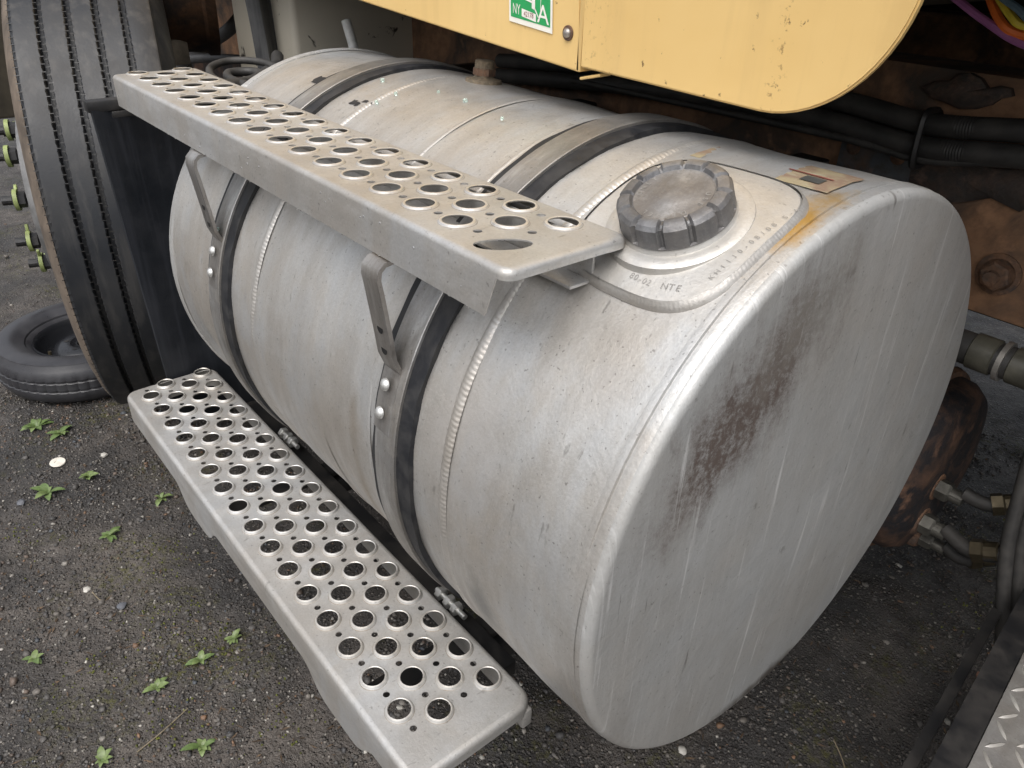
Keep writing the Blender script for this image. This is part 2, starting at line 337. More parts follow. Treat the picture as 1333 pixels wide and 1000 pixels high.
def gravel():
    ph = (1+5**.5)/2
    ico = np.array([(-1, ph, 0), (1, ph, 0), (-1, -ph, 0), (1, -ph, 0), (0, -1, ph), (0, 1, ph), (0, -1, -ph), (0, 1, -ph), (ph, 0, -1), (ph, 0, 1), (-ph, 0, -1), (-ph, 0, 1)])/1.9
    fc = np.array([(0, 11, 5), (0, 5, 1), (0, 1, 7), (0, 7, 10), (0, 10, 11), (1, 5, 9), (5, 11, 4), (11, 10, 2), (10, 7, 6), (7, 1, 8), (3, 9, 4), (3, 4, 2), (3, 2, 6), (3, 6, 8), (3, 8, 9), (4, 9, 5), (2, 4, 11), (6, 2, 10), (8, 6, 7), (9, 8, 1)])
    n1, n2, n3 = 60000, 24000, 9000
    x = np.concatenate([rng.uniform(-1.5, 1.5, n1), rng.uniform(.7, 1.95, n2), rng.uniform(-4.2, -1.3, n3)])
    y = np.concatenate([rng.uniform(-.85, .45, n1), rng.uniform(.3, 2.4, n2), rng.uniform(-.9, 1.4, n3)])
    cl = vnoise(x, y, 6, 11)*.6+vnoise(x, y, 15, 12)*.4
    keep = rng.random(len(x)) < np.clip((cl-.22)*2.1, .08, 1); x, y = x[keep], y[keep]; n = len(x)
    r = np.clip(rng.lognormal(math.log(.0018), .55, n), .0009, .011)
    sc = np.stack([r*rng.uniform(.8, 1.35, n), r*rng.uniform(.8, 1.35, n), r*rng.uniform(.5, .9, n)], 1)
    a = rng.uniform(0, 2*PI, n); ca, sa = np.cos(a), np.sin(a)
    P = ico[None]*(1+rng.normal(0, .24, (n, 12, 1)))*sc[:, None]
    X = P[..., 0]*ca[:, None]-P[..., 1]*sa[:, None]+x[:, None]; Y = P[..., 0]*sa[:, None]+P[..., 1]*ca[:, None]+y[:, None]
    Z = P[..., 2]+(gz(x, y)+sc[:, 2]*.35)[:, None]
    V = np.stack([X, Y, Z], -1).reshape(-1, 3); F = (fc[None]+np.arange(n)[:, None, None]*12).reshape(-1, 3)
    me = bpy.data.meshes.new('gravel'); V = V*S; me.vertices.add(len(V)); me.vertices.foreach_set('co', V.astype(np.float32).ravel())
    me.loops.add(len(F)*3); me.loops.foreach_set('vertex_index', F.astype(np.int32).ravel())
    me.polygons.add(len(F)); me.polygons.foreach_set('loop_start', np.arange(0, len(F)*3, 3, dtype=np.int32)); me.polygons.foreach_set('loop_total', np.full(len(F), 3, dtype=np.int32))
    me.update(calc_edges=True)
    pal = np.array([(.05, .048, .048), (.075, .07, .066), (.10, .092, .085), (.14, .125, .11), (.10, .075, .06), (.20, .185, .165), (.17, .10, .06), (.40, .38, .34), (.07, .078, .09)])
    w = np.array([.30, .22, .14, .12, .10, .06, .03, .025, .03]); pc = pal[rng.choice(len(pal), n, p=w/w.sum())]*rng.uniform(.7, 1.25, (n, 1))
    ca_ = me.color_attributes.new('stone', 'FLOAT_COLOR', 'POINT'); ca_.data.foreach_set('color', np.repeat(np.c_[pc, np.ones(n)], 12, 0).astype(np.float32).ravel())
    t = MT('loose gravel stones', .6); t.set('Base Color', t.mix(t.ramp(t.noise(160, 3, .6), (.4, 0), (.7, .4)), t.attr('stone'), (.05, .045, .04))); t.bump(t.noise(300, 3, .6), .4, .001); me.materials.append(t.m)
    o = bpy.data.objects.new('gravel', me); COL.objects.link(o); o.location = (0, 0, S*G)
    o['label'] = 'loose dark gravel strewn over the dirt ground'; o['category'] = 'gravel'; o['kind'] = 'stuff'
gravel()

# ------------------------------------------------------------------ fuel tank
YC, ZC, RT = .466, .330, .397; X0, X1 = .275, 1.445
def cyl(x, th, r=0.0):
    t = rad(th); return (x, YC+(RT+r)*sin(t), ZC+(RT+r)*cos(t))
tank = thing('fuel_tank', 'large dented aluminium cylindrical diesel tank with grey screw cap', 'fuel tank', (.86, YC, ZC-RT))
AX = (1, 0, 0)
def dent(k, i, t, h, r): return h, r+.0014*sin(3*t+h*9)+.0010*sin(7*t-h*23)+.0008*sin(5*t+h*41)
hs_ = list(np.linspace(X0, X1, 90))
part('shell', lathe([(h, RT) for h in hs_], (0, YC, ZC), AX, 160, dent), M_shell, tank, ang=None)
kn = .011
def head_prof(x, s):
    pr = [(x-s*.017, RT-.001), (x-s*.0165, RT+.0016), (x-s*.012, RT+.0021), (x-s*.008, RT+.0018), (x-s*.0068, RT-.0008), (x-s*.0052, RT-.0008), (x-s*.0042, RT+.0013), (x, RT+.0014), (x+s*.006, RT)]
    for a in np.linspace(.1, PI/2, 9): pr.append((x+s*(.006+kn*sin(a)), RT-kn*(1-cos(a))))
    for f in (.85, .7, .5, .3, .12, 0): pr.append((x+s*(.006+kn+.006*(1-f*f)), (RT-kn)*f))
    return pr
HP = head_prof(X1, 1)
part('end_head', lathe(HP[8:], (0, YC, ZC), AX, 160), M_head, tank, ang=50)
part('end_rim', lathe(HP[:9], (0, YC, ZC), AX, 160), M_shell, tank, ang=35)
part('end_head', lathe(head_prof(X0, -1), (0, YC, ZC), AX, 96), M_head, tank, ang=50)
def bead(x, w=.0088, h=.0038, n=380, wob=.002):
    seg = n*4; prof = [(-1, 0), (-.7, .6), (-.25, .95), (.25, .95), (.7, .6), (1, 0)]
    def f(k, i, t, hh, r):
        ph = (i % 4)/4.0; rip = (1-abs(2*ph-1))*(.20+.14*sin(i*.37)*sin(i*.11))
        return x+prof[k][0]*w*(.9+.15*rip)+wob*sin(5*t+x*7)+(ph-.5)*.003*(1-prof[k][0]**2), RT-.0005+prof[k][1]*h*(.72+.4*rip)
    return lathe([(0, 0)]*6, (0, YC, ZC), AX, seg, f)
for xb in (1.205, .662): part('weld_bead', bead(xb), M_weld, tank, ang=None)
for xb, w in ((1.035, .004), (.885, .0045)): part('shell_crease', bead(xb, w, .0016, 60, .004), M_shell, tank, ang=None)
# filler plate, welded to the shoulder
FX, FT = 1.325, -24.0
def plate_pt(a, f, r): 
    n = 3.2; q = (abs(cos(a))**n+abs(sin(a))**n)**(-1/n)
    return cyl(FX+.103*f*q*cos(a), FT+15.8*f*q*sin(a), r)
NA = 120; V, F = [], []
rings = [(1.0, -.001), (.99, .004), (.965, .0066), (.8, .0075), (.6, .0075), (.3, .0075)]
for f, r in rings: V += [plate_pt(2*PI*k/NA, f, r) for k in range(NA)]
for i in range(len(rings)-1): F += [(i*NA+k, i*NA+(k+1) % NA, (i+1)*NA+(k+1) % NA, (i+1)*NA+k) for k in range(NA)]
fp = part('filler_plate', (V, F), M_plate, tank, ang=35)
V, F = [], []; NB = 640
for k in range(NB):
    a = 2*PI*k/NB; rp = (k % 4)/4; rip = 1-abs(2*rp-1)
    for f, r in ((1.045, -.001), (1.03, .0028+.0003*rip), (1.005, .0054+.00035*rip), (.985, .0076)): V.append(plate_pt(a, f, r))
for k in range(NB):
    for j in range(3): F.append((k*4+j, ((k+1) % NB)*4+j, ((k+1) % NB)*4+j+1, k*4+j+1))
part('weld', (V, F), M_weld, fp, ang=None)
def on_plate_text(s, a, b, size, flip=1, r=.0079):
    """letters one by one along a line on the plate from (x,theta) a to b"""
    out = []
    for k, ch in enumerate(s):
        if ch == ' ': continue
        f = (k+.5)/len(s); x = a[0]+(b[0]-a[0])*f; th = a[1]+(b[1]-a[1])*f
        p = Vector(cyl(x, th, r)); n = Vector((0, sin(rad(th)), cos(rad(th))))
        d = (Vector(cyl(*b))-Vector(cyl(*a))).normalized(); d = (d-n*d.dot(n)).normalized(); u = n.cross(d)
        v, fc = text_geo(ch, size); out.append(([p+d*q[0]+u*q[1] for q in v], fc))
    return join(*out)
M_ink = plain('scribed marking', (.29, .28, .265), .7, .2, .2)
part('stamped_text', on_plate_text('KH1110-08/08 S-A', (1.411, -33), (1.4225, -15), .0080), M_ink, fp, smooth=False)
part('stamped_text', on_plate_text('80-02', (1.330, -37.3), (1.358, -37.3), .0095), M_ink, fp, smooth=False)
part('stamped_text', on_plate_text('NTE', (1.370, -37), (1.392, -36.2), .0105), M_ink, fp, smooth=False)
# neck ring and cap
th = rad(-25); NRM = Vector((0, sin(th), cos(th))); UX = Vector((1, 0, 0)); UY = NRM.cross(UX)
cb = Vector(cyl(1.325, -25, .0))
part('filler_neck', lathe([(-.006, .080), (.0078, .0775), (.0095, .074), (.0105, .068), (.0100, .0615), (.014, .0595), (.017, .058), (.017, .03)], cb, NRM, 80, uv=(UX, UY)), M_plate, tank)
NL = 12; RC = .0590; HC = .044
def capf(k, i, t, h, r):
    ph = (i % 12)/12.0; gap = ph > .78 and ph < .99
    if gap:
        if k in (5, 6, 7, 8): r -= .0034
        if k in (3, 4, 5): h -= .0038
    return h, r
CP = [(HC-.005, 0), (HC-.005, .030), (HC-.005, .0425), (HC-.0005, .0445), (HC, .050), (HC-.002, .0555), (HC-.006, RC), (.020, RC+.0005), (.018, RC+.0010), (.0175, RC+.001), (.016, .060)]
cap = part('fuel_cap', lathe(CP, cb, NRM, NL*12, capf, uv=(UX, UY)), M_cap, tank, ang=28)
part('cap_disc', lathe([(HC-.0040, 0), (HC-.0040, .018), (HC-.0046, .019), (HC-.0044, .041), (HC-.006, .0425)], cb, NRM, 64, uv=(UX, UY)), M_capd, cap)
def ring_text(words, rr, size):
    out = []
    for s, a0 in words:
        for k, ch in enumerate(s):
            a = a0-rad((k-(len(s)-1)/2)*13.5); rd = UX*cos(a)+UY*sin(a); tg = UX*sin(a)-UY*cos(a)
            v, fc = text_geo(ch, size); p = cb+NRM*(HC-.0036)+rd*rr
            out.append(([p+tg*q[0]+rd*q[1] for q in v], fc))
    return join(*out)
for wd_ in (('DIESEL', rad(-68)), ('ONLY', rad(-178)), ('USE', rad(10))): part('cap_lettering', ring_text((wd_,), .0335, .0080), M_ink, cap, smooth=False)
# vent fitting on top of the shell
vb = Vector(cyl(.729, 5)); vn = Vector((0, sin(rad(5)), cos(rad(5))))
vf = part('vent_fitting', lathe([(-.002, .032), (.006, .030), (.008, .020), (.010, .0165), (.034, .0165), (.036, .014), (.036, 0)], vb, vn, 28), rusty('grimy brass vent', (.12, .10, .07), (.17, .13, .085), .5, 60), tank)
part('vent_nut', hexnut(vb+vn*.012, vn, .019, .012), M_rustn, vf, smooth=False)
# flat faded warning label wrapped on the top
def patch(xa, xb, ta, tb, r, nx=8, nt_=6, rag=0.0):
    V, F = [], []
    for i in range(nx+1):
        for j in range(nt_+1):
            e = rag*random.uniform(-1, 1) if i in (0, nx) or j in (0, nt_) else 0
            V.append(cyl(xa+(xb-xa)*i/nx+e, ta+(tb-ta)*j/nt_+e*100, r))
    n = nt_+1
    for i in range(nx):
        for j in range(nt_): F.append((i*n+j, (i+1)*n+j, (i+1)*n+j+1, i*n+j+1))
    return V, F
def label_mat():
    t = MT('peeling faded label', .6)
    n = t.noise(40, 6, .7); c = t.mix(t.ramp(n, (.40, 0), (.58, 1)), (.30, .25, .155), (.22, .15, .105))
    c = t.mix(t.ramp(t.noise(1, 4, .7, t.map((55, 200, 200))), (.55, 0), (.62, .8)), c, (.32, .29, .20)); t.set('Base Color', c); return t.m
lb = part('warning_label', patch(1.235, 1.415, -6.8, 4.5, .0012, 20, 6, .0012), label_mat(), tank, ang=None)
part('label_print', patch(1.372, 1.396, -4.6, -2.2, .0022, 3, 2), plain('faded black print', (.05, .05, .045), .7), lb, ang=None)
part('label_print', patch(1.345, 1.40, -1.6, -1.1, .0022, 5, 1), plain('faded red print', (.20, .06, .045), .7), lb, ang=None)
# tape scraps stuck on the far shoulder
for (x, t_, a, b) in ((.465, -19.2, .016, 1.5), (.630, -23, .013, .8), (.655, -21.5, .012, .4)):
    part('tar_scrap', patch(x-a, x+a, t_-b, t_+b, .0016, 5, 3, .004), M_rub, tank, ang=None)

# ------------------------------------------------------------------ straps
def strap(xa, xb, ba, bb, label, bolt_x):
    s = thing('tank_strap', label, 'strap', ((xa+xb)/2, YC, ZC-RT-.012), 'steel straps round the fuel tank')
    def wob(k, i, t, h, r): return h+.0022*sin(9*t+k)*(1 if k in (0, 1) else -1)+.0012*sin(31*t+2*k), r
    part('rubber_liner', lathe([(xa, RT-.001), (xa, RT+.0065), (xb, RT+.0065), (xb, RT-.001)], (0, YC, ZC), AX, 180, wob, closed=True), M_rub, s, ang=30)
    part('band', lathe([(ba, RT+.0055), (ba, RT+.010), (ba+.001, RT+.0108), (bb-.001, RT+.0108), (bb, RT+.010), (bb, RT+.0055)], (0, YC, ZC), AX, 180, closed=True), M_band, s, ang=30)
    bc = (bolt_x, .193, -.036)
    tb = part('tension_bolt', lathe([(-.036, 0), (-.036, .005), (.045, .005), (.045, 0)], bc, AX, 14), M_chrome, s)
    for dx in (-.028, -.004, .016): part('nut', hexnut((bolt_x+dx, .193, -.036), AX, .0125, .010), M_chrome, tb, smooth=False)
    return s
strap(1.055, 1.142, 1.068, 1.114, 'rubber lined steel strap round the tank beside the filler cap', 1.04)
strap(.487, .575, .500, .546, 'rubber lined steel strap round the tank near the mud flap', .43)

# ------------------------------------------------------------------ perforated steps
def rrect(x0, x1, y0, y1, r, off=0, nl=70, ns=10, nc=8):
    x0 -= off; x1 += off; y0 -= off; y1 += off; r += off; L = []
    def ln(a, b, n): return [(a[0]+(b[0]-a[0])*k/n, a[1]+(b[1]-a[1])*k/n) for k in range(n)]
    def arc(c, a0): return [(c[0]+r*cos(a0+PI/2*k/nc), c[1]+r*sin(a0+PI/2*k/nc)) for k in range(nc)]
    L += ln((x0+r, y0), (x1-r, y0), nl)+arc((x1-r, y0+r), -PI/2)+ln((x1, y0+r), (x1, y1-r), ns)+arc((x1-r, y1-r), 0)
    L += ln((x1-r, y1), (x0+r, y1), nl)+arc((x0+r, y1-r), PI/2)+ln((x0, y1-r), (x0, y0+r), ns)+arc((x0+r, y0+r), PI); return L
def tread(x0, x1, y0, y1, z, holes, small, slots, rh, fil, drop, rc=.016, sag=lambda x: 0, rim=1.0):
    inn = rrect(x0+fil, x1-fil, y0+fil, y1-fil, rc)
    loops = [inn]; K = 24; Ro = rh*1.32
    for (x, y) in holes: loops.append([(x+Ro*cos(2*PI*k/K), y+Ro*sin(2*PI*k/K)) for k in range(K)])
    for (x, y) in small: loops.append([(x+.0052*cos(2*PI*k/12), y+.0052*sin(2*PI*k/12)) for k in range(12)])
    loops += slots
    vs, es = [], []
    for L in loops:
        k = len(vs); vs += [Vector(p) for p in L]; es += [(k+i, k+(i+1) % len(L)) for i in range(len(L))]
    v2, e2, f2, *_ = delaunay_2d_cdt(vs, es, [], 0, 1e-7)
    hc = np.array(holes); sc = np.array(small)
    def inpoly(p, L):
        c = False; j = len(L)-1
        for i in range(len(L)):
            if (L[i][1] > p[1]) != (L[j][1] > p[1]) and p[0] < (L[j][0]-L[i][0])*(p[1]-L[i][1])/(L[j][1]-L[i][1])+L[i][0]: c = not c
            j = i
        return c
    V = [(p[0], p[1], z+sag(p[0])) for p in v2]; F = []
    for f in f2:
        c = (sum(v2[i][0] for i in f)/3, sum(v2[i][1] for i in f)/3)
        if np.min(np.hypot(*(hc-c).T)) < Ro*.985 or np.min(np.hypot(*(sc-c).T)) < .0050 or any(inpoly(c, L) for L in slots) or not inpoly(c, inn): continue
        F.append(tuple(f))
    parts = [(V, F)]
    prof = [(m_, h_*rim) for m_, h_ in [(1.32, .0002), (1.27, .0012), (1.19, .0040), (1.13, .0054), (1.06, .0057), (1.0, .0046)]]
    for (x, y) in holes:
        V, F = [], []; tl = random.uniform(-.03, .03)
        for m, dz in prof: V += [(x+rh*m*cos(2*PI*k/K), y+rh*m*sin(2*PI*k/K), z+dz*(1+tl)+sag(x)) for k in range(K)]
        for i in range(len(prof)-1): F += [(i*K+k, i*K+(k+1) % K, (i+1)*K+(k+1) % K, (i+1)*K+k) for k in range(K)]
        parts.append((V, F))
    V, F = [], []; rows = [(rrect(x0+fil, x1-fil, y0+fil, y1-fil, rc, fil*sin(a)), -fil*(1-cos(a))) for a in np.linspace(0, PI/2, 6)]
    last, n = rows[-1][0], len(inn)
    for L, dz in rows: V += [(p[0], p[1], z+dz+sag(p[0])) for p in L]
    for fr in (.35, .7, 1.0): V += [(p[0], p[1], z-fil-(drop(p[0], p[1])-fil)*fr+sag(p[0])) for p in last]
    for i in range(len(rows)+2): F += [(i*n+k, (i+1)*n+k, (i+1)*n+(k+1) % n, i*n+(k+1) % n) for k in range(n)]
    parts.append((V, F))
    global COLLAR
    COLLAR = (len(parts[0][1]), len(parts[0][1])+len(holes)*(len(prof)-1)*K, len(prof)-1)
    return join(*parts)
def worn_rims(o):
    o.data.materials.append(M_rimw); o.data.materials.append(M_rimbase)
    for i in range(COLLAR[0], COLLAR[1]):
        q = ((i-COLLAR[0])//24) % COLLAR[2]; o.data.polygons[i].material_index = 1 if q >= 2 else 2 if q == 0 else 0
def solid(o, t):
    m = o.modifiers.new('sheet', 'SOLIDIFY'); m.thickness = t*S; m.offset = -1; m.use_even_offset = False
    e = o.modifiers.new('crisp', 'EDGE_SPLIT'); e.split_angle = rad(38)
PX, QY, RH = .07, .0435, .0165
holes, small = [], []
for c, (a, b) in enumerate(((2, 17), (1, 17), (1, 16), (0, 16))):
    holes += [(PX*r+PX/2*c, QY*c) for r in range(a, b+1)]
for c, (a, b) in enumerate(((1.5, 17.5), (1.5, 16.5), (.5, 16.5), (.5, 15.5))):
    small += [(PX*r+PX/2*c, QY*c) for r in np.arange(a, b+.1, 1)]
def dlow(x, y):
    d = .062
    if y < -.02 and .1 < x < 1.27:
        d += .044*math.exp(-((x-.50)/.085)**6)+.044*math.exp(-((x-1.08)/.085)**6)
    if x > 1.27 or x < .095: d = .022 if x > 1.27 else .05
    return d
low = thing('step', 'lower perforated aluminium step with four rows of raised holes', 'step', (.68, .06, -.10))
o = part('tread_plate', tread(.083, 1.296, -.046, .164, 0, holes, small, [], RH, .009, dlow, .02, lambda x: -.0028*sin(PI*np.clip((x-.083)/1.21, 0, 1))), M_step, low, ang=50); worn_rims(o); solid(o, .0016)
for xb in (.53, 1.09):
    part('bracket_arm', ribbon([(-.030, -.085), (.0, -.088), (.10, -.088), (.20, -.088), (.30, -.086), (.40, -.088)], xb-.022, xb+.022, .010), M_black, low)
part('bracket_arm', box((1.27, .150, -.035), (.05, .018, .034), .003), M_step, low)
XU, YU, ZU = .0539, .1206, .6858
holes, small = [], []
for c, (a, b) in enumerate(((1, 16), (1, 16), (0, 16))): holes += [(XU+PX*r+PX/2*c, YU+QY*c) for r in range(a, b+1)]
for c, (a, b) in enumerate(((1.5, 16.5), (1.5, 16.5), (.5, 15.5))): small += [(XU+PX*r+PX/2*c, YU+QY*c) for r in np.arange(a, b+.1, 1)]
ux, uy = .5, .866; slot = []
for k in range(28):
    a = 2*PI*k/28; p, q = .0300*cos(a), .0172*sin(a)*(1 if sin(a) > 0 else .8)
    slot.append((1.252+p*ux+q*uy, .1190+p*uy-q*ux))
upp = thing('step', 'upper perforated aluminium step with one torn hole at its end', 'step', (.70, .16, ZU-.06))
def dupp(x, y): return .012 if y > .2 else (.056 if .10 < x < 1.291 else .0115)
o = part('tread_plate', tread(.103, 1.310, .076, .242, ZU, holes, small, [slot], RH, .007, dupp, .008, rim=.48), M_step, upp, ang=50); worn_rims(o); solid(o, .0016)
part('inner_web', box((.83, .2135, .656), (.915, .004, .046), .001), M_step, upp)
part('inner_flange', box((.83, .196, .6345), (.915, .030, .004), .001), M_step, upp)
for xb in (.523, 1.083):
    rr = RT+.0112; arc_ = [(YC+rr*sin(rad(a)), ZC+rr*cos(rad(a))) for a in (-69, -71, -73, -75, -77, -79, -81)]
    path = [(.215, .6285), (.15, .6285), (.088, .6285), (.072, .626), (.0635, .618), (.0615, .606), (.0645, .588), (.0725, .53), (.0765, .497)]+arc_
    b = part('bracket', ribbon(path, xb-.018, xb+.018, .0055), M_bar, upp)
    for a in (-71.8, -77.2):
        n = Vector((0, sin(rad(a)), cos(rad(a)))); part('rivet', dome(Vector((xb, YC, ZC))+n*(rr+.005), n, .0085, .006), M_chrome, b)
    for hy, hz in ((.0714-.0006, .538), (.0752-.0006, .508)):
        p = Vector((xb, hy, hz))
        part('bolt_hole', lathe([(0, 0), (0, .0068)], p-Vector((0, -.0004, 0)), (0, -1, 0), 14), M_black, b)
sup = single('support_rail', join(box((.70, .196, -.075), (.98, .044, .030), .003)), M_black, (.78, .196, -.09), 'black steel bar running under the tank beside the lower step', 'bar')
for xb in (.53, 1.10):
    b = thing('tank_bracket', 'black L shaped mounting bracket under the strap '+('beside the filler cap' if xb > 1 else 'near the mud flap'), 'bracket', (xb, .9, -.14), 'mounting brackets behind the tank')
    part('foot', box((xb, .58, -.118), (.06, .74, .040), .004), M_black, b)
    part('upright', box((xb, .930, .25), (.06, .05, .74), .004), M_black, b)

# ------------------------------------------------------------------ raised truck wheel
def truck_wheel():
    c = Vector((-.695, .113, .245)); psi = rad(-17); r = .63
    d = Vector((cos(psi), sin(psi), 0)); n = Vector((-sin(psi), cos(psi), 0))
    w = thing('road_wheel', 'big dusty truck wheel with ribbed tread held clear of the ground', 'wheel', c-Vector((0, 0, r)))
    Z = Vector((0, 0, 1)); uv = (d, Z)
    prof = [(-.004, r-.012), (0, r-.002), (.004, r)]; tags = [0, 0, 0]
    for g in (.057, .115, .173, .231):
        prof += [(g-.0085, r), (g-.0065, r-.002), (g-.0045, r-.024), (g+.0045, r-.024), (g+.0065, r-.002), (g+.0085, r)]; tags += [1]*6
    prof += [(.286, r), (.290, r-.002), (.294, r-.012)]; tags += [0]*3
    def zig(k, i, t, h, rr):
        if tags[k]: h += .0007*(1 if i % 2 else -1)+.0005*sin(i*1.7+k)
        elif k in (0, 1): rr -= .004*(i % 2)
        return h, rr-.0015*(0 if tags[k] else (i % 2))
    ty = part('tyre', lathe(prof, c, n, 420, zig, uv=uv), M_tread, w, ang=30)
    # fine cuts across the shoulders of the ribs
    sip = []
    for e in (.0, .051, .063, .109, .121, .167, .179, .225, .237):
        for k in range(210):
            t = 2*PI*k/210+e*9; rd = d*cos(t)+Z*sin(t); p = c+n*e+rd*(r+.0002); tg = -d*sin(t)+Z*cos(t)
            if rd.dot(d) < -.2: continue
            a, b_ = n*.0055, tg*.0009; sip.append(([p-a-b_, p+a-b_, p+a+b_, p-a+b_], [(0, 1, 2, 3)]))
    part('tread_cuts', join(*sip), M_black, ty, smooth=False)['kind'] = 'stuff'
    for sd in (-1, 1):
        e = -.004 if sd < 0 else .294
        part('sidewall', lathe([(e, r-.012), (e+sd*.012, r-.03), (e+sd*.026, r-.07), (e+sd*.030, r-.12), (e+sd*.022, r-.18), (e+sd*.008, r-.225), (e-sd*.01, r-.235)], c, n, 120, uv=uv), M_side if sd < 0 else M_tread, ty)
    rm = part('rim', lathe([(-.012, .41), (-.02, .405), (.02, .37), (.05, .33), (.04, .27), (-.07, .255), (-.095, .235), (-.105, .12), (-.105, .0)], c, n, 72, uv=uv), plain('grey steel rim', (.20, .20, .20), .5, .4), w)
    part('hub', lathe([(-.105, .13), (-.112, .12), (-.115, .10), (-.115, 0)], c, n, 40, uv=uv), M_black, w)
    for k in range(10):
        a = 2*PI*k/10+.25; p = c-n*.105+(d*cos(a)+Z*sin(a))*.19
        nt_ = part('lug_nut', join(hexnut(p, -n, .021, .030), lathe([(.03, .012), (.055, .012), (.055, 0)], p, -n, 12)), M_black, w, smooth=False)
        q = p-n*.020; e = (d*cos(a+2.2)+Z*sin(a+2.2))
        part('nut_indicator', join(lathe([(-.004, .022), (-.004, .028), (.006, .028), (.006, .022)], q, -n, 18, closed=True), box(q+e*.036-n*.001, (.010, .008, .02), .002, Matrix.Rotation(psi, 3, 'Z') @ Matrix.Rotation(-(a+2.2)+PI/2, 3, 'Y'))), M_lime, nt_)
truck_wheel()

# ------------------------------------------------------------------ mud flap
mf = thing('mud_flap', 'black rubber mud flap hanging between truck wheel and tank', 'mud flap', (.06, .4, -.14))
V, F = [], []; ny, nz = 24, 30
for i in range(ny+1):
    for j in range(nz+1):
        y, z = .036+(.78)*i/ny+.026*(1-j/nz)*(1-i/ny), -.14+.755*j/nz
        V.append((.062+.006*sin(y*28+z*2)+.010*(1-j/nz), y, z))
for i in range(ny):
    for j in range(nz): F.append((i*(nz+1)+j, (i+1)*(nz+1)+j, (i+1)*(nz+1)+j+1, i*(nz+1)+j+1))
o = part('sheet', (V, F), M_flap, mf, ang=None); solid(o, .009)
part('hanger_bar', box((.052, .52, .622), (.026, .98, .022), .003), M_black, mf)
part('clamp_strip', box((.074, .44, .606), (.005, .74, .012), .0015), M_black, mf)

# ------------------------------------------------------------------ spare wheel lying on the ground
sx, sy = -1.125, .088; sb = -G+.004; KR, KZ = .665, 1.26
sp = thing('spare_wheel', 'small black spare wheel lying flat on the ground under the truck wheel', 'wheel', (sx, sy, sb))
pr = [(.004, .26), (.0, .33), (.004, .40), (.02, .44), (.042, .458), (.05, .459), (.052, .454), (.057, .454), (.059, .459), (.078, .459), (.080, .454), (.085, .454), (.087, .459), (.098, .456), (.112, .444), (.124, .425), (.128, .423), (.131, .40), (.133, .36), (.130, .33), (.118, .292), (.113, .288), (.108, .27), (.098, .258), (.07, .262)]
pr = [(h*KZ, r*KR) for h, r in pr]
def trd(k, i, t, h, r): return h, r-(.004 if (5 <= k <= 12 and i % 4 == 0) else 0)
o = part('tyre', lathe(pr, (sx, sy, sb), (0, 0, 1), 220, trd), M_spare, sp, ang=35)
part('rim', lathe([(h*KZ, r*KR) for h, r in [(.070, .262), (.104, .262), (.109, .256), (.106, .248), (.092, .240), (.060, .228), (.050, .20), (.056, .185), (.080, .165), (.088, .13), (.088, .085), (.078, .07), (.076, .062), (.084, .058), (.084, .050), (.030, .046), (.030, 0)]], (sx, sy, sb), (0, 0, 1), 96), M_rimb, sp, ang=45)
for k in range(5):
    a = 2*PI*k/5+.4; part('bolt_hole', lathe([(0, 0), (0, .009)], (sx+.105*KR*cos(a), sy+.105*KR*sin(a), sb+.088*KZ+.001), (0, 0, 1), 12), M_black, sp)
part('valve', tube([(sx+.10*KR, sy-.212*KR, sb+.075), (sx+.098*KR, sy-.205*KR, sb+.11), (sx+.095*KR, sy-.20*KR, sb+.135)], .006, 8), M_brass, sp)

# ------------------------------------------------------------------ yellow body panels
def panel(outl, y, t=.010):
    n = len(outl); V = [(x, y, z) for x, z in outl]+[(x, y+t, z) for x, z in outl]
    F = [tuple(range(n)), tuple(range(2*n-1, n-1, -1))]+[(i, n+i, n+(i+1) % n, (i+1) % n) for i in range(n)]
    bm = bmesh.new(); bv = [bm.verts.new(p) for p in V]
    for f in F: bm.faces.new([bv[i] for i in f])
    bmesh.ops.recalc_face_normals(bm, faces=bm.faces)
    ed = [e for e in bm.edges if e.calc_face_angle(0) > 1.0]
    bmesh.ops.bevel(bm, geom=ed, offset=.0022, segments=2, affect='EDGES'); bm.verts.index_update()
    r = ([tuple(v.co) for v in bm.verts], [tuple(v.index for v in f.verts) for f in bm.faces]); bm.free(); return r
P1 = [(-.9, .925), (.414, .828), (1.0065, .784), (1.000, .873), (.99, 1.75), (-.9, 1.75)]
yp = thing('body_panel', 'yellow sheet metal body panel carrying the green sticker', 'body panel', (.2, .45, .784))
part('sheet', panel(P1, .45), M_yel, yp, ang=30)
part('return_flange', box((1.004, .475, 1.26), (.008, .05, .95), .001), M_yel, yp)
part('folded_tab', box((1.026, .462, .781), (.04, .022, .004), .0015, Matrix.Rotation(-.25, 3, 'Y')), M_yel, yp)
bl = part('bolt', lathe([(0, 0), (0, .010), (.002, .0095), (.002, .006)], (.981, .4495, .831), (0, -1, 0), 20), M_rustn, yp)
part('bolt_head', dome((.981, .4475, .831), (0, -1, 0), .0065, .005), M_bar, bl)
arcp = [(1.012, .7918), (1.30, .784)]
for a in np.linspace(0, PI/2, 16)[1:]: arcp.append((1.30+.148*sin(a)**1.0, .784+.150*(1-cos(a))))
arcp += [(1.452, 1.2), (1.452, 1.75), (1.004, 1.75), (1.006, 1.1)]
yq = thing('body_panel', 'yellow sheet metal body panel with big rounded lower corner', 'body panel', (1.2, .447, .784))
part('sheet', panel(arcp, .4455), M_yel, yq, ang=30)
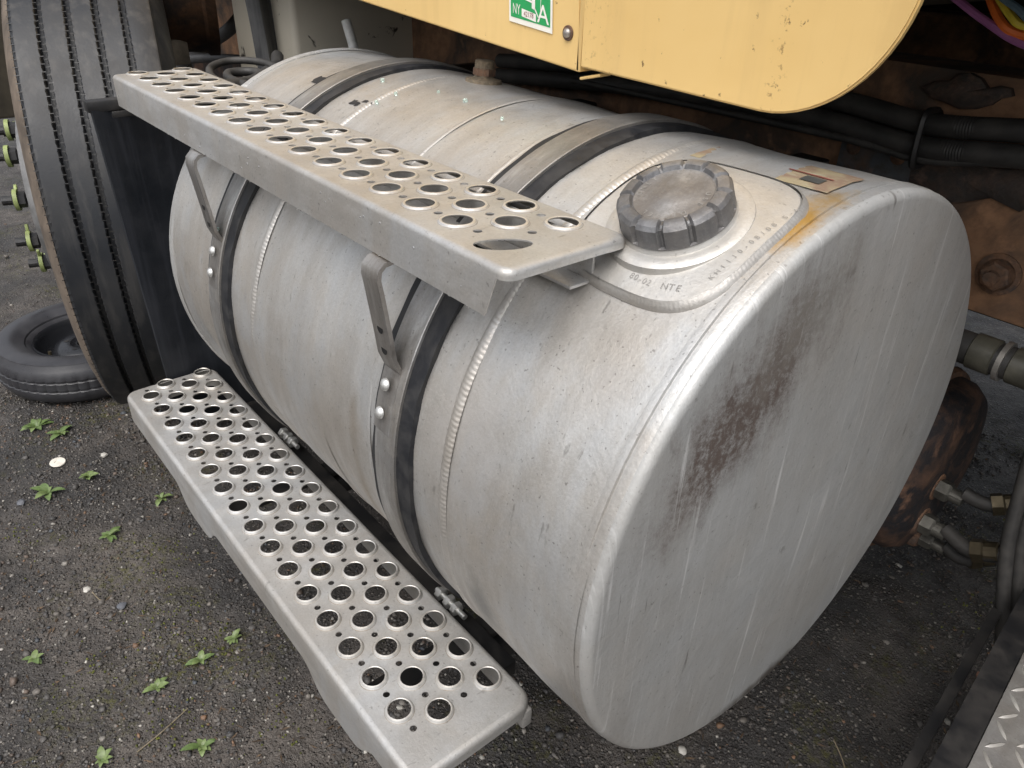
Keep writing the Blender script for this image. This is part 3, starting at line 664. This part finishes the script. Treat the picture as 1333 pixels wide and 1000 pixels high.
# sticker: green with white border, NY / number / A
def sface(pts, y): return ([(x, y, z) for x, z in pts], [tuple(range(len(pts)))[::-1]])
stk = part('inspection_sticker', sface([(.8565, .8345), (.9505, .8265), (.945, .912), (.852, .915)], .4482), plain('white vinyl', (.80, .78, .70), .4, 0, .05), yp, smooth=False)
def sq(u, v): # sticker space 0..1
    b = Vector((.8565, .8345)).lerp(Vector((.9505, .8265)), u); t = Vector((.852, .915)).lerp(Vector((.945, .912)), u); p = b.lerp(t, v); return (p.x, p.y)
def sprint(poly, col, lay): part('print', sface([sq(*p) for p in poly], .4482-.0004*lay), col, stk, smooth=False)
M_grn = plain('green vinyl print', (.025, .33, .10), .4, 0, .08); M_wh = plain('white print', (.80, .78, .72), .4, 0, .04); M_redp = plain('dark red print', (.22, .03, .03), .5)
sprint([(.045, .085), (.955, .085), (.955, .95), (.045, .95)], M_grn, 1)
sprint([(.30, .42), (.55, .375), (.55, .41), (.30, .455)], M_wh, 2)
sprint([(.545, .30), (.62, .28), (.62, .60), (.545, .60)], M_wh, 2)
sprint([(.60, .30), (.70, .165), (.715, .175), (.625, .31)], M_wh, 2)
sprint([(.74, .30), (.75, .30), (.76, .62), (.75, .62)], M_wh, 2)
sprint([(.31, .135), (.64, .105), (.64, .225), (.31, .26)], M_wh, 2)
def stext(s, u, v, size, col, lay, sx_=1.0, cond=1.0):
    vv, ff = text_geo(s, size); p = []
    for q in vv:
        a = sq(u+q[0]*cond/.094, v+q[1]/.085); p.append((a[0], .4482-.0004*lay, a[1]))
    part('print', (p, ff), col, stk, smooth=False)
stext('NY', .185, .150, .0200, M_wh, 2, cond=.62)
stext('42178', .475, .150, .0095, M_redp, 3, cond=.9)
stext('A', .80, .115, .034, M_wh, 2, cond=1.1)

# ------------------------------------------------------------------ chassis
def channel(x0, x1, y, z0, z1, s, fl=.11, t=.012):
    zc = (z0+z1)/2
    return join(box(((x0+x1)/2, y+s*t/2, zc), (x1-x0, t, z1-z0), .002), box(((x0+x1)/2, y+s*(t+fl/2), z1-t/2-.001), (x1-x0, fl, t), .002), box(((x0+x1)/2, y+s*(t+fl/2), z0+t/2+.001), (x1-x0, fl, t), .002))
fr = thing('frame_rail', 'rusty steel chassis rail behind the fuel tank with one big bolt', 'frame rail', (0, 1.0, .425))
part('channel', channel(-4, 3.0, 1.0, .425, .782, 1), M_rail, fr)
bt = part('bolt', lathe([(0, 0), (0, .034), (.004, .034), (.005, .026)], (1.432, .9995, .497), (0, -1, 0), 30), M_rustn, fr)
part('bolt_head', hexnut((1.432, .995, .497), (0, -1, 0), .024, .018), M_rustn, bt, smooth=False)
part('stud', lathe([(.016, .011), (.030, .011), (.030, 0)], (1.432, .995, .497), (0, -1, 0), 16), M_rustn, bt)
# lifting rust scale: an irregular shell standing off the web
ol = [(1.235, .752), (1.252, .738), (1.275, .735), (1.30, .729), (1.325, .733), (1.342, .741), (1.352, .752), (1.368, .758), (1.362, .768), (1.345, .769), (1.330, .764), (1.318, .775), (1.30, .781), (1.283, .778), (1.272, .766), (1.25, .762)]
cx_, cz_ = 1.30, .754; V = [(cx_, .978, cz_)]; F = []
n = len(ol)
for f, yy in ((.5, .981), (.85, .986), (1.0, .988), (1.0, .9995)): V += [(cx_+(x-cx_)*f, yy+random.uniform(-.002, .001)*(yy < .99), cz_+(z-cz_)*f) for x, z in ol]
F += [(0, 1+k, 1+(k+1) % n) for k in range(n)]
for i in range(3): F += [(1+i*n+k, 1+(i+1)*n+k, 1+(i+1)*n+(k+1) % n, 1+i*n+(k+1) % n) for k in range(n)]
part('rust_scale', (V, F), M_flake, fr, ang=60)
V, F = [], []; ol = [(1.20, .66), (1.215, .628), (1.25, .61), (1.285, .603), (1.31, .585), (1.345, .592), (1.385, .61), (1.43, .60), (1.47, .64), (1.44, .665), (1.38, .655), (1.30, .668), (1.25, .672)]
cx_, cz_ = 1.33, .632; V = [(cx_, .985, cz_)]; n = len(ol)
for f, yy in ((.5, .988), (.85, .990), (1.0, .992), (1.0, .9995)): V += [(cx_+(x-cx_)*f, yy+random.uniform(-.003, .001)*(yy < .99), cz_+(z-cz_)*f) for x, z in ol]
F += [(0, 1+k, 1+(k+1) % n) for k in range(n)]
for i in range(3): F += [(1+i*n+k, 1+(i+1)*n+k, 1+(i+1)*n+(k+1) % n, 1+i*n+(k+1) % n) for k in range(n)]
part('rust_scale', (V, F), M_flake, fr, ang=60)
part('gusset_plate', box((1.19, .992, .57), (.13, .012, .22), .004), M_gus, fr)
for gx, gz_ in ((1.15, .64), (1.23, .64), (1.15, .50), (1.23, .50), (1.34, .47), (1.52, .50), (1.52, .60), (1.05, .55)):
    part('rivet', dome((gx, .987 if gx < 1.25 else .999, gz_), (0, -1, 0), .013, .009), M_rustn, fr)
fo = thing('frame_rail', 'rusty steel chassis rail on the far side of the truck', 'frame rail', (0, 2.13, .425))
part('channel', channel(-4, 3.0, 2.13, .425, .782, -1), M_rail, fo)
for xx in (-.9, .6, 2.2):
    single('cross_member', box((xx, 1.565, .60), (.10, .86, .22), .006), M_rustb, (xx, 1.565, .49), 'dark steel cross member joining the two chassis rails '+{-.9: 'beside the gearbox', .6: 'behind the tank', 2.2: 'past the chequer plate step'}[xx], 'cross member', 'cross members between the rails')
ub = thing('chassis_underside', 'dark underside of the truck body above the chassis rails', 'underside', (.2, 1.7, .93))
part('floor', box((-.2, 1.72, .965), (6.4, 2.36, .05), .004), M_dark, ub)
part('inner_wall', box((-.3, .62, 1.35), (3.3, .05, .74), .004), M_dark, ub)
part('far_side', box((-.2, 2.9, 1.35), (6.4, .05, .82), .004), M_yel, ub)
for xx in (-2.0, -.4, 1.2, 2.6): part('floor_beam', box((xx, 1.72, .905), (.09, 2.2, .068), .004), M_dark, ub)
single('far_light_block', box((.0, 2.72, .34), (6.0, .44, 1.04), .02), M_dark, (.0, 2.72, -.18), 'dark box added on the far side of the truck to block light', 'box')  # made-up box, stretched full length to keep far side light out
fw = single('gearbox', join(box((-2.3, 1.55, .45), (.9, .75, .75), .06), lathe([(-.5, .36), (-.1, .40), (.3, .30), (.32, 0)], (-1.75, 1.55, .45), AX, 32)), M_rustb, (-2.3, 1.55, .07), 'dark greasy gearbox hanging between the chassis rails', 'gearbox')
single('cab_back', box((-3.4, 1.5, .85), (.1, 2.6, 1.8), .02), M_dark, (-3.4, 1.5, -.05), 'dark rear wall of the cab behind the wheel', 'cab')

# ------------------------------------------------------------------ things behind the wheel, top of the wheel arch
gb = thing('metal_box', 'pale grey painted metal box with chipped paint behind the tank', 'box', (-.45, .88, .25))
def chipped():
    t = MT('chipped beige paint', .55); n = t.noise(16, 6, .65, dist=.4)
    c = t.mix(t.ramp(t.noise(4, 3, .5), (.35, 0), (.7, 1)), (.62, .57, .47), (.46, .43, .36))
    t.set('Base Color', t.mix(t.ramp(n, (.60, 0), (.635, 1)), c, (.035, .03, .026))); t.bump(t.ramp(n, (.60, 1), (.635, 0)), .3, .002); return t.m
part('casing', box((-.45, .88, .62), (.40, .50, .74), .018, seg=3), chipped(), gb)
part('lid', box((-.45, .88, 1.0), (.43, .53, .03), .006), M_dark, gb)
single('white_pipe', tube([(-.090, .70, .735), (-.075, .70, .705), (-.062, .70, .675), (-.05, .70, .60), (-.05, .72, .45)], .0125, 12), plain('white plastic pipe', (.82, .82, .78), .45), (-.05, .72, .45), 'short white plastic pipe standing up behind the tank', 'pipe')
V, F = [], []
for i in range(9):
    for j in range(15):
        f, g = i/8, j/14; V.append((-.36+.02*sin(f*7)+.03*(1-g), .535+.115*f+.02*(1-g)+.01*sin(g*3), .50+.42*g))
for i in range(8):
    for j in range(14): F.append((i*15+j, (i+1)*15+j, (i+1)*15+j+1, i*15+j+1))
o = single('rubber_guard', (V, F), rubber('weathered rubber sheet', (.03, .031, .034), (.12, .12, .12), .6, 14, (40, 40, 2)), (-.36, .6, .5), 'streaky black rubber guard sheet beside the pale metal box', 'guard', ang=None); solid(o, .012)
dr = thing('brake_drum', 'rust brown brake drum behind the big truck wheel', 'brake drum', (-1.0, .55, .55))
part('drum', lathe([(0, .0), (0, .16), (.01, .20), (.03, .235), (.16, .24), (.17, .25), (.20, .25), (.20, .0)], (-1.02, .50, .80), (.3, .95, 0), 56), rusty('brown drum', (.03, .022, .018), (.13, .065, .032), .5, 9), dr)
part('backing_lug', box((-.90, .52, .58), (.10, .06, .075), .008, Matrix.Rotation(.2, 3, 'Z')), plain('dirty cast lug', (.26, .22, .17), .75, 0, .3), dr)
for nm, pts, r in (('air_line', [(-1.8, .8, .40), (-1.50, .80, .49), (-1.11, .80, .611), (-.8, .78, .75)], .022), ('air_line', [(-1.7, .72, .36), (-1.40, .70, .46), (-1.25, .72, .50), (-.95, .86, .52)], .016)):
    single(nm, tube(pts, r, 10), rubber('grey air line', (.06, .06, .062), (.16, .16, .16), .5), pts[0], 'grey air line running behind the rubber guard sheet' if r > .02 else 'thin grey air line sagging beside the brake drum', 'hose')
# black hoses looped on the hanger bar
loops_ = (([(.15, .30, .650), (.06, .290, .655), (-.03, .32, .662), (-.06, .38, .668), (-.01, .43, .668), (.08, .45, .660), (.22, .52, .655)], .008, 'loosely looped black hose lying over the mud flap hanger, outermost'),
          ([(.14, .33, .648), (.06, .325, .650), (.0, .35, .652), (.01, .40, .652), (.09, .42, .650), (.2, .54, .648)], .010, 'looped black hose lying inside the outer loop on the hanger'),
          ([(.125, .285, .648), (.09, .36, .644), (.03, .42, .648), (-.02, .47, .655), (-.12, .52, .66)], .015, 'thick black hose crossing under the looped hoses on the hanger'))
for pts, r, lb_ in loops_: single('black_hose', tube(pts, r, 10), M_hose, pts[0], lb_, 'hose')

# ------------------------------------------------------------------ hoses, pipe and brake parts along the rail
for dz, dy, lab in ((.0, .0, 'thick braided black hose along the rail, upper of the pair'), (-.0335, -.010, 'thick braided black hose along the rail, lower of the pair')):
    pts = [(.2, .965+dy, .66+dz), (.7, .955+dy, .705+dz), (1.09, .955+dy, .716+dz), (1.275, .945+dy, .708+dz), (1.42, .94+dy, .724+dz), (1.65, .93+dy, .75+dz), (2.1, .93+dy, .75+dz)]
    single('braided_hose', tube(pts, .0165, 14, 60, .05), M_hose, pts[0], lab, 'hose')
single('thin_hose', tube([(.5, .93, .66), (1.13, .93, .664), (1.29, .928, .658), (1.43, .925, .682), (1.7, .92, .715), (2.1, .92, .72)], .0062, 10), M_hose, (.5, .93, .66), 'thin black hose slung below the braided hoses', 'hose')
Vt = []; ct = [(1.283, .952, .728), (1.283, .916, .726), (1.284, .911, .690), (1.286, .913, .652), (1.288, .93, .648), (1.286, .957, .66), (1.284, .966, .70), (1.283, .964, .722)]
single('cable_tie', tube(spline(ct+[ct[0]], 5), .0058, 6, sm=False), M_black, ct[3], 'black cable tie bundling the hoses along the rail', 'cable tie')
for pts, r, c, nm in (([(1.22, .86, .92), (1.31, .81, .895), (1.367, .80, .869), (1.424, .80, .846), (1.50, .80, .84), (1.62, .82, .90)], .0050, (.30, .11, .27), 'purple'), ([(1.33, .84, .925), (1.385, .80, .872), (1.42, .80, .856), (1.5, .80, .852), (1.6, .83, .92)], .0055, (.70, .16, .03), 'orange'), ([(1.34, .82, .925), (1.40, .79, .878), (1.43, .79, .866), (1.52, .79, .866), (1.6, .81, .92)], .0050, (.62, .50, .05), 'yellow'), ([(1.345, .78, .92), (1.41, .77, .888), (1.45, .77, .876), (1.56, .78, .92)], .0045, (.10, .16, .20), 'blue grey')):
    single('wire', tube(pts, r, 8), plain(nm+' wire', c, .45, 0, .15), pts[0], nm+' electric wire hanging above the chassis rail', 'wire')
pp = thing('pipe', 'thick black pipe with pale sleeves running below the chassis rail', 'pipe', (1.2, .95, .355))
part('tube', lathe([(-1.0, 0), (-1.0, .027), (.9, .027), (.9, 0)], (1.2, .95, .383), AX, 24), M_hose, pp)
M_slv = plain('grubby olive sleeve', (.065, .062, .048), .4, 0, .35)
for a, b in ((1.449, 1.487), (1.510, 1.60)): part('sleeve', lathe([(a, .027), (a+.002, .030), (b-.002, .030), (b, .027)], (0, .95, .383), AX, 28), M_slv, pp)
part('clamp', lathe([(1.494, .027), (1.494, .033), (1.502, .033), (1.502, .027)], (0, .95, .383), AX, 28), M_band, pp)
bc_ = thing('brake_chamber', 'rusty black brake chamber behind the lower end of the tank', 'brake chamber', (1.33, 1.09, -.17))
CC = (.01, 1.135, .03)
part('housing', lathe([(1.10, .0), (1.12, .09), (1.16, .13), (1.22, .148), (1.30, .152), (1.33, .185), (1.345, .188)], CC, AX, 48), M_rustb, bc_)
part('clamp_band', lathe([(1.335, .182), (1.338, .202), (1.352, .207), (1.366, .202), (1.369, .182)], CC, AX, 48), M_rustn, bc_)
part('front_shell', lathe([(1.366, .192), (1.392, .189), (1.415, .172), (1.428, .125), (1.430, .07), (1.428, 0)], CC, AX, 48), M_rustb, bc_)
M_gun = plain('greasy steel fitting', (.13, .125, .11), .4, .6, .4)
for dy, dz, rr in ((.0, .015, .034), (-.015, -.065, .036), (.02, -.125, .028)):
    c0 = (1.424, 1.09+dy, .01+dz); b = part('boss', lathe([(0, rr), (.012, rr*.95), (.018, rr*.8), (.018, 0)], c0, AX, 24), M_rustn, bc_)
    part('fitting', join(hexnut((1.44, c0[1], c0[2]), AX, rr*.62, .026), lathe([(.024, rr*.42), (.05, rr*.42), (.05, 0)], (1.44, c0[1], c0[2]), AX, 16)), M_gun, b, smooth=False)
for pts, r, lab in (([(1.485, 1.09, .04), (1.53, 1.10, .035), (1.585, 1.13, .06), (1.64, 1.2, .14), (1.7, 1.3, .30)], .014, 'black air hose leaving the top fitting of the brake chamber'), ([(1.485, 1.075, -.045), (1.54, 1.06, -.05), (1.60, 1.07, -.02), (1.66, 1.12, .06), (1.75, 1.2, .16)], .015, 'black air hose leaving the middle fitting of the brake chamber'), ([(1.485, 1.11, -.105), (1.53, 1.12, -.12), (1.60, 1.2, -.10), (1.7, 1.3, .0)], .012, 'black air hose leaving the lowest fitting of the brake chamber')):
    h = thing('air_hose', lab, 'hose', pts[0]); part('tube', tube(pts, r, 10), M_hose, h)
    d_ = (Vector(pts[2])-Vector(pts[1])).normalized(); part('coupling', join(hexnut(Vector(pts[1])+d_*.004, d_, r*1.55, .022), lathe([(.022, r*1.3), (.044, r*1.3), (.046, r)], Vector(pts[1])+d_*.004, d_, 14)), M_brass, h, smooth=False)
for k, (dy, dx) in enumerate(((0, 0), (.028, .012))):
    pts = [(1.56+dx, 1.0+dy, .36), (1.588+dx, .97+dy, .18), (1.610+dx, .955+dy, .06), (1.655+dx, .95+dy, -.09), (1.70+dx, .95+dy, -.2), (1.8+dx, 1.05+dy, -.26)]
    single('cable', tube(pts, .0115, 10), M_hose, pts[-1], 'black cable drooping from the rail behind the chequer plate step, '+('outer of two' if k == 0 else 'inner of two'), 'cable')

# ------------------------------------------------------------------ chequer plate step by the corner
cp = thing('chequer_step', 'grey chequer plate step with a black edge bar over an added light blocking box', 'step', (1.85, .7, -.06))
ang = math.atan2(1.735-1.703, .544-.833); E0, E1 = Vector((1.700, .86, 0)), Vector((1.745, .45, 0)); ed = (E1-E0).normalized(); en = Vector((-ed.y, ed.x, 0))
if en.x < 0: en = -en
Lh = (E1-E0).length
def slab(a0, a1, b0, b1, z0, z1):
    c = [E0+ed*a+en*b for a, b in ((a0, b0), (a1, b0), (a1, b1), (a0, b1))]
    return [(p.x, p.y, z) for z in (z0, z1) for p in c], [(3, 2, 1, 0), (4, 5, 6, 7), (0, 1, 5, 4), (1, 2, 6, 5), (2, 3, 7, 6), (3, 0, 4, 7)]
M_chq = alum('chequer plate', streak=(20, 20, 20), c0=(.36, .345, .325), c1=(.28, .255, .23), r0=.35, r1=.55, metal=.6, soft=.8)
M_chb = alum('worn chequer bar', streak=(20, 20, 20), c0=(.66, .64, .60), c1=(.55, .50, .44), r0=.3, r1=.42, pits=.3, soft=.4)
dk = part('deck', slab(-.10, Lh, .004, .62, -.008, 0), M_chq, cp, smooth=False)
bm_ = None
for i in range(-2, 14):
    for j in range(9):
        a, b = -.005+.032*i, .020+.032*j; s = 1 if (i+j) % 2 else -1
        c = E0+ed*a+en*b; t_ = (ed*.8+en*.6*s).normalized(); q = Vector((-t_.y, t_.x, 0))
        if bm_ is None or True:
            V = [c-t_*.0165, c+t_*.0165]+[c+t_*f*.0165+q*w*.0032*g for f, g in ((-.6, .8), (0, 1), (.6, .8)) for w in (-1, 1)]+[c+t_*f*.0165+Vector((0, 0, .0028)) for f in (-.55, 0, .55)]
            F = [(0, 2, 8), (0, 8, 3), (2, 4, 9, 8), (4, 6, 10, 9), (6, 1, 10), (3, 8, 9, 5), (5, 9, 10, 7), (7, 10, 1)]
        part('tread_bar', ([(p.x, p.y, p.z+.0002) for p in V], F), M_chb, dk)
part('edge_bar', slab(-.10, Lh+.05, -.034, .002, -.045, .012), M_black, cp, smooth=False)
part('under_bar', slab(-.10, Lh+.05, -.062, -.046, -.075, -.050), M_black, cp, smooth=False)
part('light_block_box', slab(-.06, Lh-.02, .02, .60, -G+.12, -.010), M_black, cp, smooth=False)  # unseen box added under the deck to cut light from the right

# ------------------------------------------------------------------ past the frame: unseen rear wheel added to block low sky
rw = thing('unseen_rear_wheel', 'unseen black rear truck wheel added past the chequer plate step to block light', 'wheel', (3.0, .75, -G))
rc_ = (3.0, .38, -G+.655)
part('tyre', lathe([(.0, .42), (-.03, .50), (-.02, .60), (.0, .645), (.02, .655), (.30, .655), (.32, .645), (.34, .60), (.34, .50), (.31, .42)], rc_, (0, 1, 0), 96), M_tread, rw)
part('rim', lathe([(.0, .42), (.02, .40), (.10, .36), (.14, .25), (.12, .14), (.02, .12), (.0, 0)], rc_, (0, 1, 0), 64), M_black, rw)
part('inner_tyre', lathe([(.40, .42), (.37, .50), (.38, .60), (.40, .645), (.42, .655), (.70, .655), (.72, .645), (.74, .60), (.74, .50), (.71, .42)], rc_, (0, 1, 0), 64), M_tread, rw)
V, F = [], []
for k in range(22):
    x = .13+1.14*random.random()**.6; r = random.uniform(.0012, .0024); dv, df = lathe([(r*1.2*sin(a), r*cos(a)) for a in np.linspace(0, PI/2, 4)], (x, .0765+random.uniform(0, .0012), ZU-.0555), (0, 0, -1), 10)
    V, F = join((V, F), (dv, df))
for k in range(22):
    x = random.uniform(.13, 1.28); z_ = random.uniform(ZU-.05, ZU-.012); r = random.uniform(.0008, .0018)
    V, F = join((V, F), lathe([(r*.6*sin(a), r*cos(a)) for a in np.linspace(0, PI/2, 3)], (x, .0758, z_), (0, -1, 0), 8))
wm = MT('rain water', .03, 0, (.9, .93, .95)); wm.set('Transmission Weight', .9); wm.set('IOR', 1.33)
single('water_drops', (V, F), wm.m, (.7, .0765, ZU-.056), 'rain drops hanging along the skirt of the upper step', 'water drops', kind='stuff')

# ------------------------------------------------------------------ weeds, litter and glass
def leafmesh(L, Wd, curl):
    V, F = [], []; n = 7
    for i in range(n+1):
        f = i/n; w = Wd*(sin(PI*min(1, f*.93+.07))**.8)*(1-.25*f); z = curl*L*(f*1.5-f*f*1.35)
        for s, dz in ((-1, .18), (0, 0), (1, .18)): V.append((L*f, s*w, z+abs(s)*dz*w))
    for i in range(n):
        for k in (0, 1): F.append((i*3+k, i*3+3+k, i*3+4+k, i*3+1+k))
    me = bpy.data.meshes.new('leaf'); me.from_pydata([tuple(c*S for c in v) for v in V], [], F)
    for p in me.polygons: p.use_smooth = True
    return me
def leafmat(nm, c):
    t = MT(nm, .45); n = t.noise(90, 4, .6); t.set('Base Color', t.mix(t.ramp(n, (.35, 0), (.7, 1)), c, tuple(x*1.7 for x in c)))
    t.set('Subsurface Weight', .15); t.set('Subsurface Radius', (.004, .006, .002)); return t.m
LM = [leafmat('weed green', (.075, .112, .036)), leafmat('young weed green', (.10, .135, .048))]
LMESH = [leafmesh(.052, .0125, .35), leafmesh(.040, .011, .5), leafmesh(.028, .0085, .4)]
for m in LMESH: m.materials.append(LM[0])
for m, k in zip(LMESH, (0, 1, 1)): m.materials[0] = LM[k]
WEED = [((-.808, -.175), 7, 0, 1.25, 'broad leaved green weed growing beside the spare wheel'), ((-.712, -.123), 6, 0, 1.1, 'green weed of pointed leaves between spare wheel and white disc'),
        ((-.406, -.226), 5, 0, 1.25, 'largest bright green weed with a long drooping leaf'), ((-.408, -.115), 9, 1, .95, 'tufted bright green weed of many upright leaves'),
        ((-.11, -.142), 8, 0, .85, 'low green rosette weed next to white pebbles'), ((-.19, .024), 4, 1, 1.0, 'dull green weed half hidden beside the lower step'),
        ((.466, -.203), 4, 1, .85, 'small weed with two pairs of pale leaves on dark gravel'), ((.45, -.099), 4, 2, 1.0, 'tiny three leaved weed out on the gravel'),
        ((.431, -.016), 5, 1, .8, 'yellowish weed seedling close to the lower step skirt'), ((.208, -.395), 3, 2, 1.0, 'tiny flat weed seedling far out on the bare dirt'),
        ((.672, -.178), 4, 2, .9, 'bright green sprout on the gravel below the step corner'), ((.577, -.346), 4, 1, .9, 'green weed with one upright leaf at the dirt edge')]
for (x, y), n, k, sc, lab in WEED:
    zb = float(gz(x, y)[0]); w = thing('weed', lab, 'weed', (x, y, zb), 'weeds growing in the gravel'); a0 = random.uniform(0, 6)
    for i in range(n+5):
        o = bpy.data.objects.new('leaf', LMESH[(k+(i % 3 == 2)) % 3]); COL.objects.link(o); o.parent = w
        o.location = (0, 0, .002); s_ = .86*sc*random.uniform(.4, 1.15); o.scale = (s_, s_, s_)
        o.rotation_euler = (random.uniform(-.2, .2), random.uniform(-.38, .12), a0+2*PI*i/(n+5)*1.62+random.uniform(-.3, .3))
    part('stem', tube([(x, y, zb-.004), (x+.001, y, zb+.006)], .003, 6), LM[0], w)
# moss cushions
V, F = [], []
for cx, cy, nn in ((.25, -.12, 70), (.42, -.05, 90), (.05, -.05, 60), (.6, -.22, 60), (.33, -.33, 40), (-.25, -.33, 30), (.72, -.06, 40), (1.52, 1.5, 40), (1.42, 2.0, 50)):
    for _ in range(nn):
        x, y = random.gauss(cx, .05), random.gauss(cy, .05); zb = float(gz(x, y)[0]); r = random.uniform(.0015, .004); k = len(V); a = random.uniform(0, 6)
        for q in range(3): V.append((x+r*cos(a+q*2.1), y+r*sin(a+q*2.1), zb+random.uniform(.001, .004)))
        V.append((x, y, zb+r*1.6+.002)); F += [(k, k+1, k+3), (k+1, k+2, k+3), (k+2, k, k+3)]
single('moss', (V, F), plain('yellow green moss', (.11, .12, .02), .8, 0, .4), (.2, -.1, -G), 'specks of yellow green moss between the stones', 'moss', kind='stuff')
V, F = [], []
for _ in range(900):
    x, y = (random.uniform(-.9, 1.3), random.uniform(-.55, .3)) if random.random() < .7 else (random.uniform(1.1, 1.7), random.uniform(.6, 2.0))
    zb = float(gz(x, y)[0])+.003; L_, w_ = random.uniform(.004, .013), random.uniform(.0008, .003); a = random.uniform(0, 6.3); k = len(V); u_ = (cos(a), sin(a))
    V += [(x-u_[0]*L_, y-u_[1]*L_, zb+random.uniform(-.001, .003)), (x-u_[1]*w_, y+u_[0]*w_, zb+.002), (x+u_[0]*L_, y+u_[1]*L_, zb+random.uniform(0, .004)), (x+u_[1]*w_, y-u_[0]*w_, zb)]
    F += [(k, k+1, k+2), (k, k+2, k+3)]
single('leaf_litter', (V, F), plain('rotting leaf bits', (.085, .055, .032), .85, 0, .6, 60), (.2, -.1, -G), 'brown crumbs of leaf litter and bark on the dirt', 'leaf litter', kind='stuff')
x, y = -.538, -.17; z = float(gz(x, y)[0])
single('white_disc', lathe([(0, 0), (0, .021), (.003, .0225), (.005, .021), (.0045, .0085), (.003, .007), (.003, 0)], (x, y, z+.002), (.1, .05, 1), 30), plain('dirty white plastic', (.70, .66, .58), .5, 0, .12), (x, y, z), 'flat white plastic disc lying on the dirt', 'disc')
def chunk(x, y, r, col, nm, lab, cat, flat=.6, group=None):
    bm = bmesh.new(); bmesh.ops.create_icosphere(bm, subdivisions=2, radius=r); zb = float(gz(x, y)[0])
    for v in bm.verts: v.co = Vector((v.co.x*random.uniform(.8, 1.2), v.co.y*random.uniform(.7, 1.1), v.co.z*flat*random.uniform(.85, 1.1)))+Vector((x, y, zb+r*flat*.6))
    vf = ([tuple(v.co) for v in bm.verts], [tuple(v.index for v in f.verts) for f in bm.faces]); bm.free()
    single(nm, vf, col, (x, y, zb), lab, cat, group, smooth=True, ang=25)
M_brick = plain('pale red brick', (.26, .14, .10), .8, 0, .3); M_wst = plain('white quartz', (.46, .44, .40), .55, 0, .2); M_bst = plain('blue grey stone', (.10, .105, .12), .6, 0, .25)
chunk(1.627, 1.315, .020, M_brick, 'brick_fragment', 'pale red brick fragment beside the black edge bar', 'brick fragment')
chunk(1.639, 1.191, .016, M_brick, 'brick_fragment', 'darker red brick fragment half under the chequer step', 'brick fragment')
chunk(-.498, -.047, .011, M_wst, 'pebble', 'white angular pebble near the white disc', 'pebble')
chunk(.047, -.243, .010, M_wst, 'pebble', 'white elongated pebble alone on brown dirt', 'pebble', .5)
chunk(-.396, -.298, .013, M_bst, 'pebble', 'blue grey pebble left of the largest weed', 'pebble')
chunk(.16, -.19, .012, M_bst, 'pebble', 'flat blue grey stone in the middle of the gravel', 'pebble', .45)
chunk(1.30, .60, .010, M_wst, 'pebble', 'pale pebble in the dark ground below the tank end', 'pebble')
for a, b, lab in (((1.489, .874), (1.545, .825), 'pale dry twig on the dark ground by the chequer step'), ((.606, -.287), (.566, -.17), 'thin brown twig lying across the gravel'), ((.07, -.235), (.115, -.225), 'short straw stalk beside the white pebble')):
    m_ = ((a[0]+b[0])/2+.006, (a[1]+b[1])/2); P = [(q[0], q[1], float(gz(q[0], q[1])[0])+.005) for q in (a, m_, b)]
    single('twig', tube(P, .0014, 6), plain('dry straw', (.22, .18, .12), .7), P[0], lab, 'twig')
def glassm():
    t = MT('green safety glass', .08, 0, (.78, .92, .86)); t.set('Transmission Weight', .75); t.set('IOR', 1.5); return t.m
GM = glassm()
for x, t_ in ((.676, -20.8), (.682, -15.8), (.821, -10.4), (.743, -9.7), (.526, -16.4), (.933, -13.1), (.60, -12), (.52, -66.5)):
    n = Vector((0, sin(rad(t_)), cos(rad(t_)))); r = random.uniform(.0024, .0038)
    p = Vector(cyl(x, t_, .0 if t_ > -50 else .012)); q = n.to_track_quat('Z', 'X').to_matrix() @ Matrix.Rotation(random.uniform(0, 3), 3, 'Z')
    single('glass_crumb', box(p+n*r*.8, (r*2, r*1.7, r*1.5), r*.3, q), GM, tuple(p), 'small green crumb of broken safety glass lying on the tank top' if t_ > -50 else 'green glass crumb caught where the bracket meets the far strap', 'glass', 'glass crumbs on the tank' if t_ > -50 else None)
for o in bpy.data.objects:
    if '_b' in o: del o['_b']
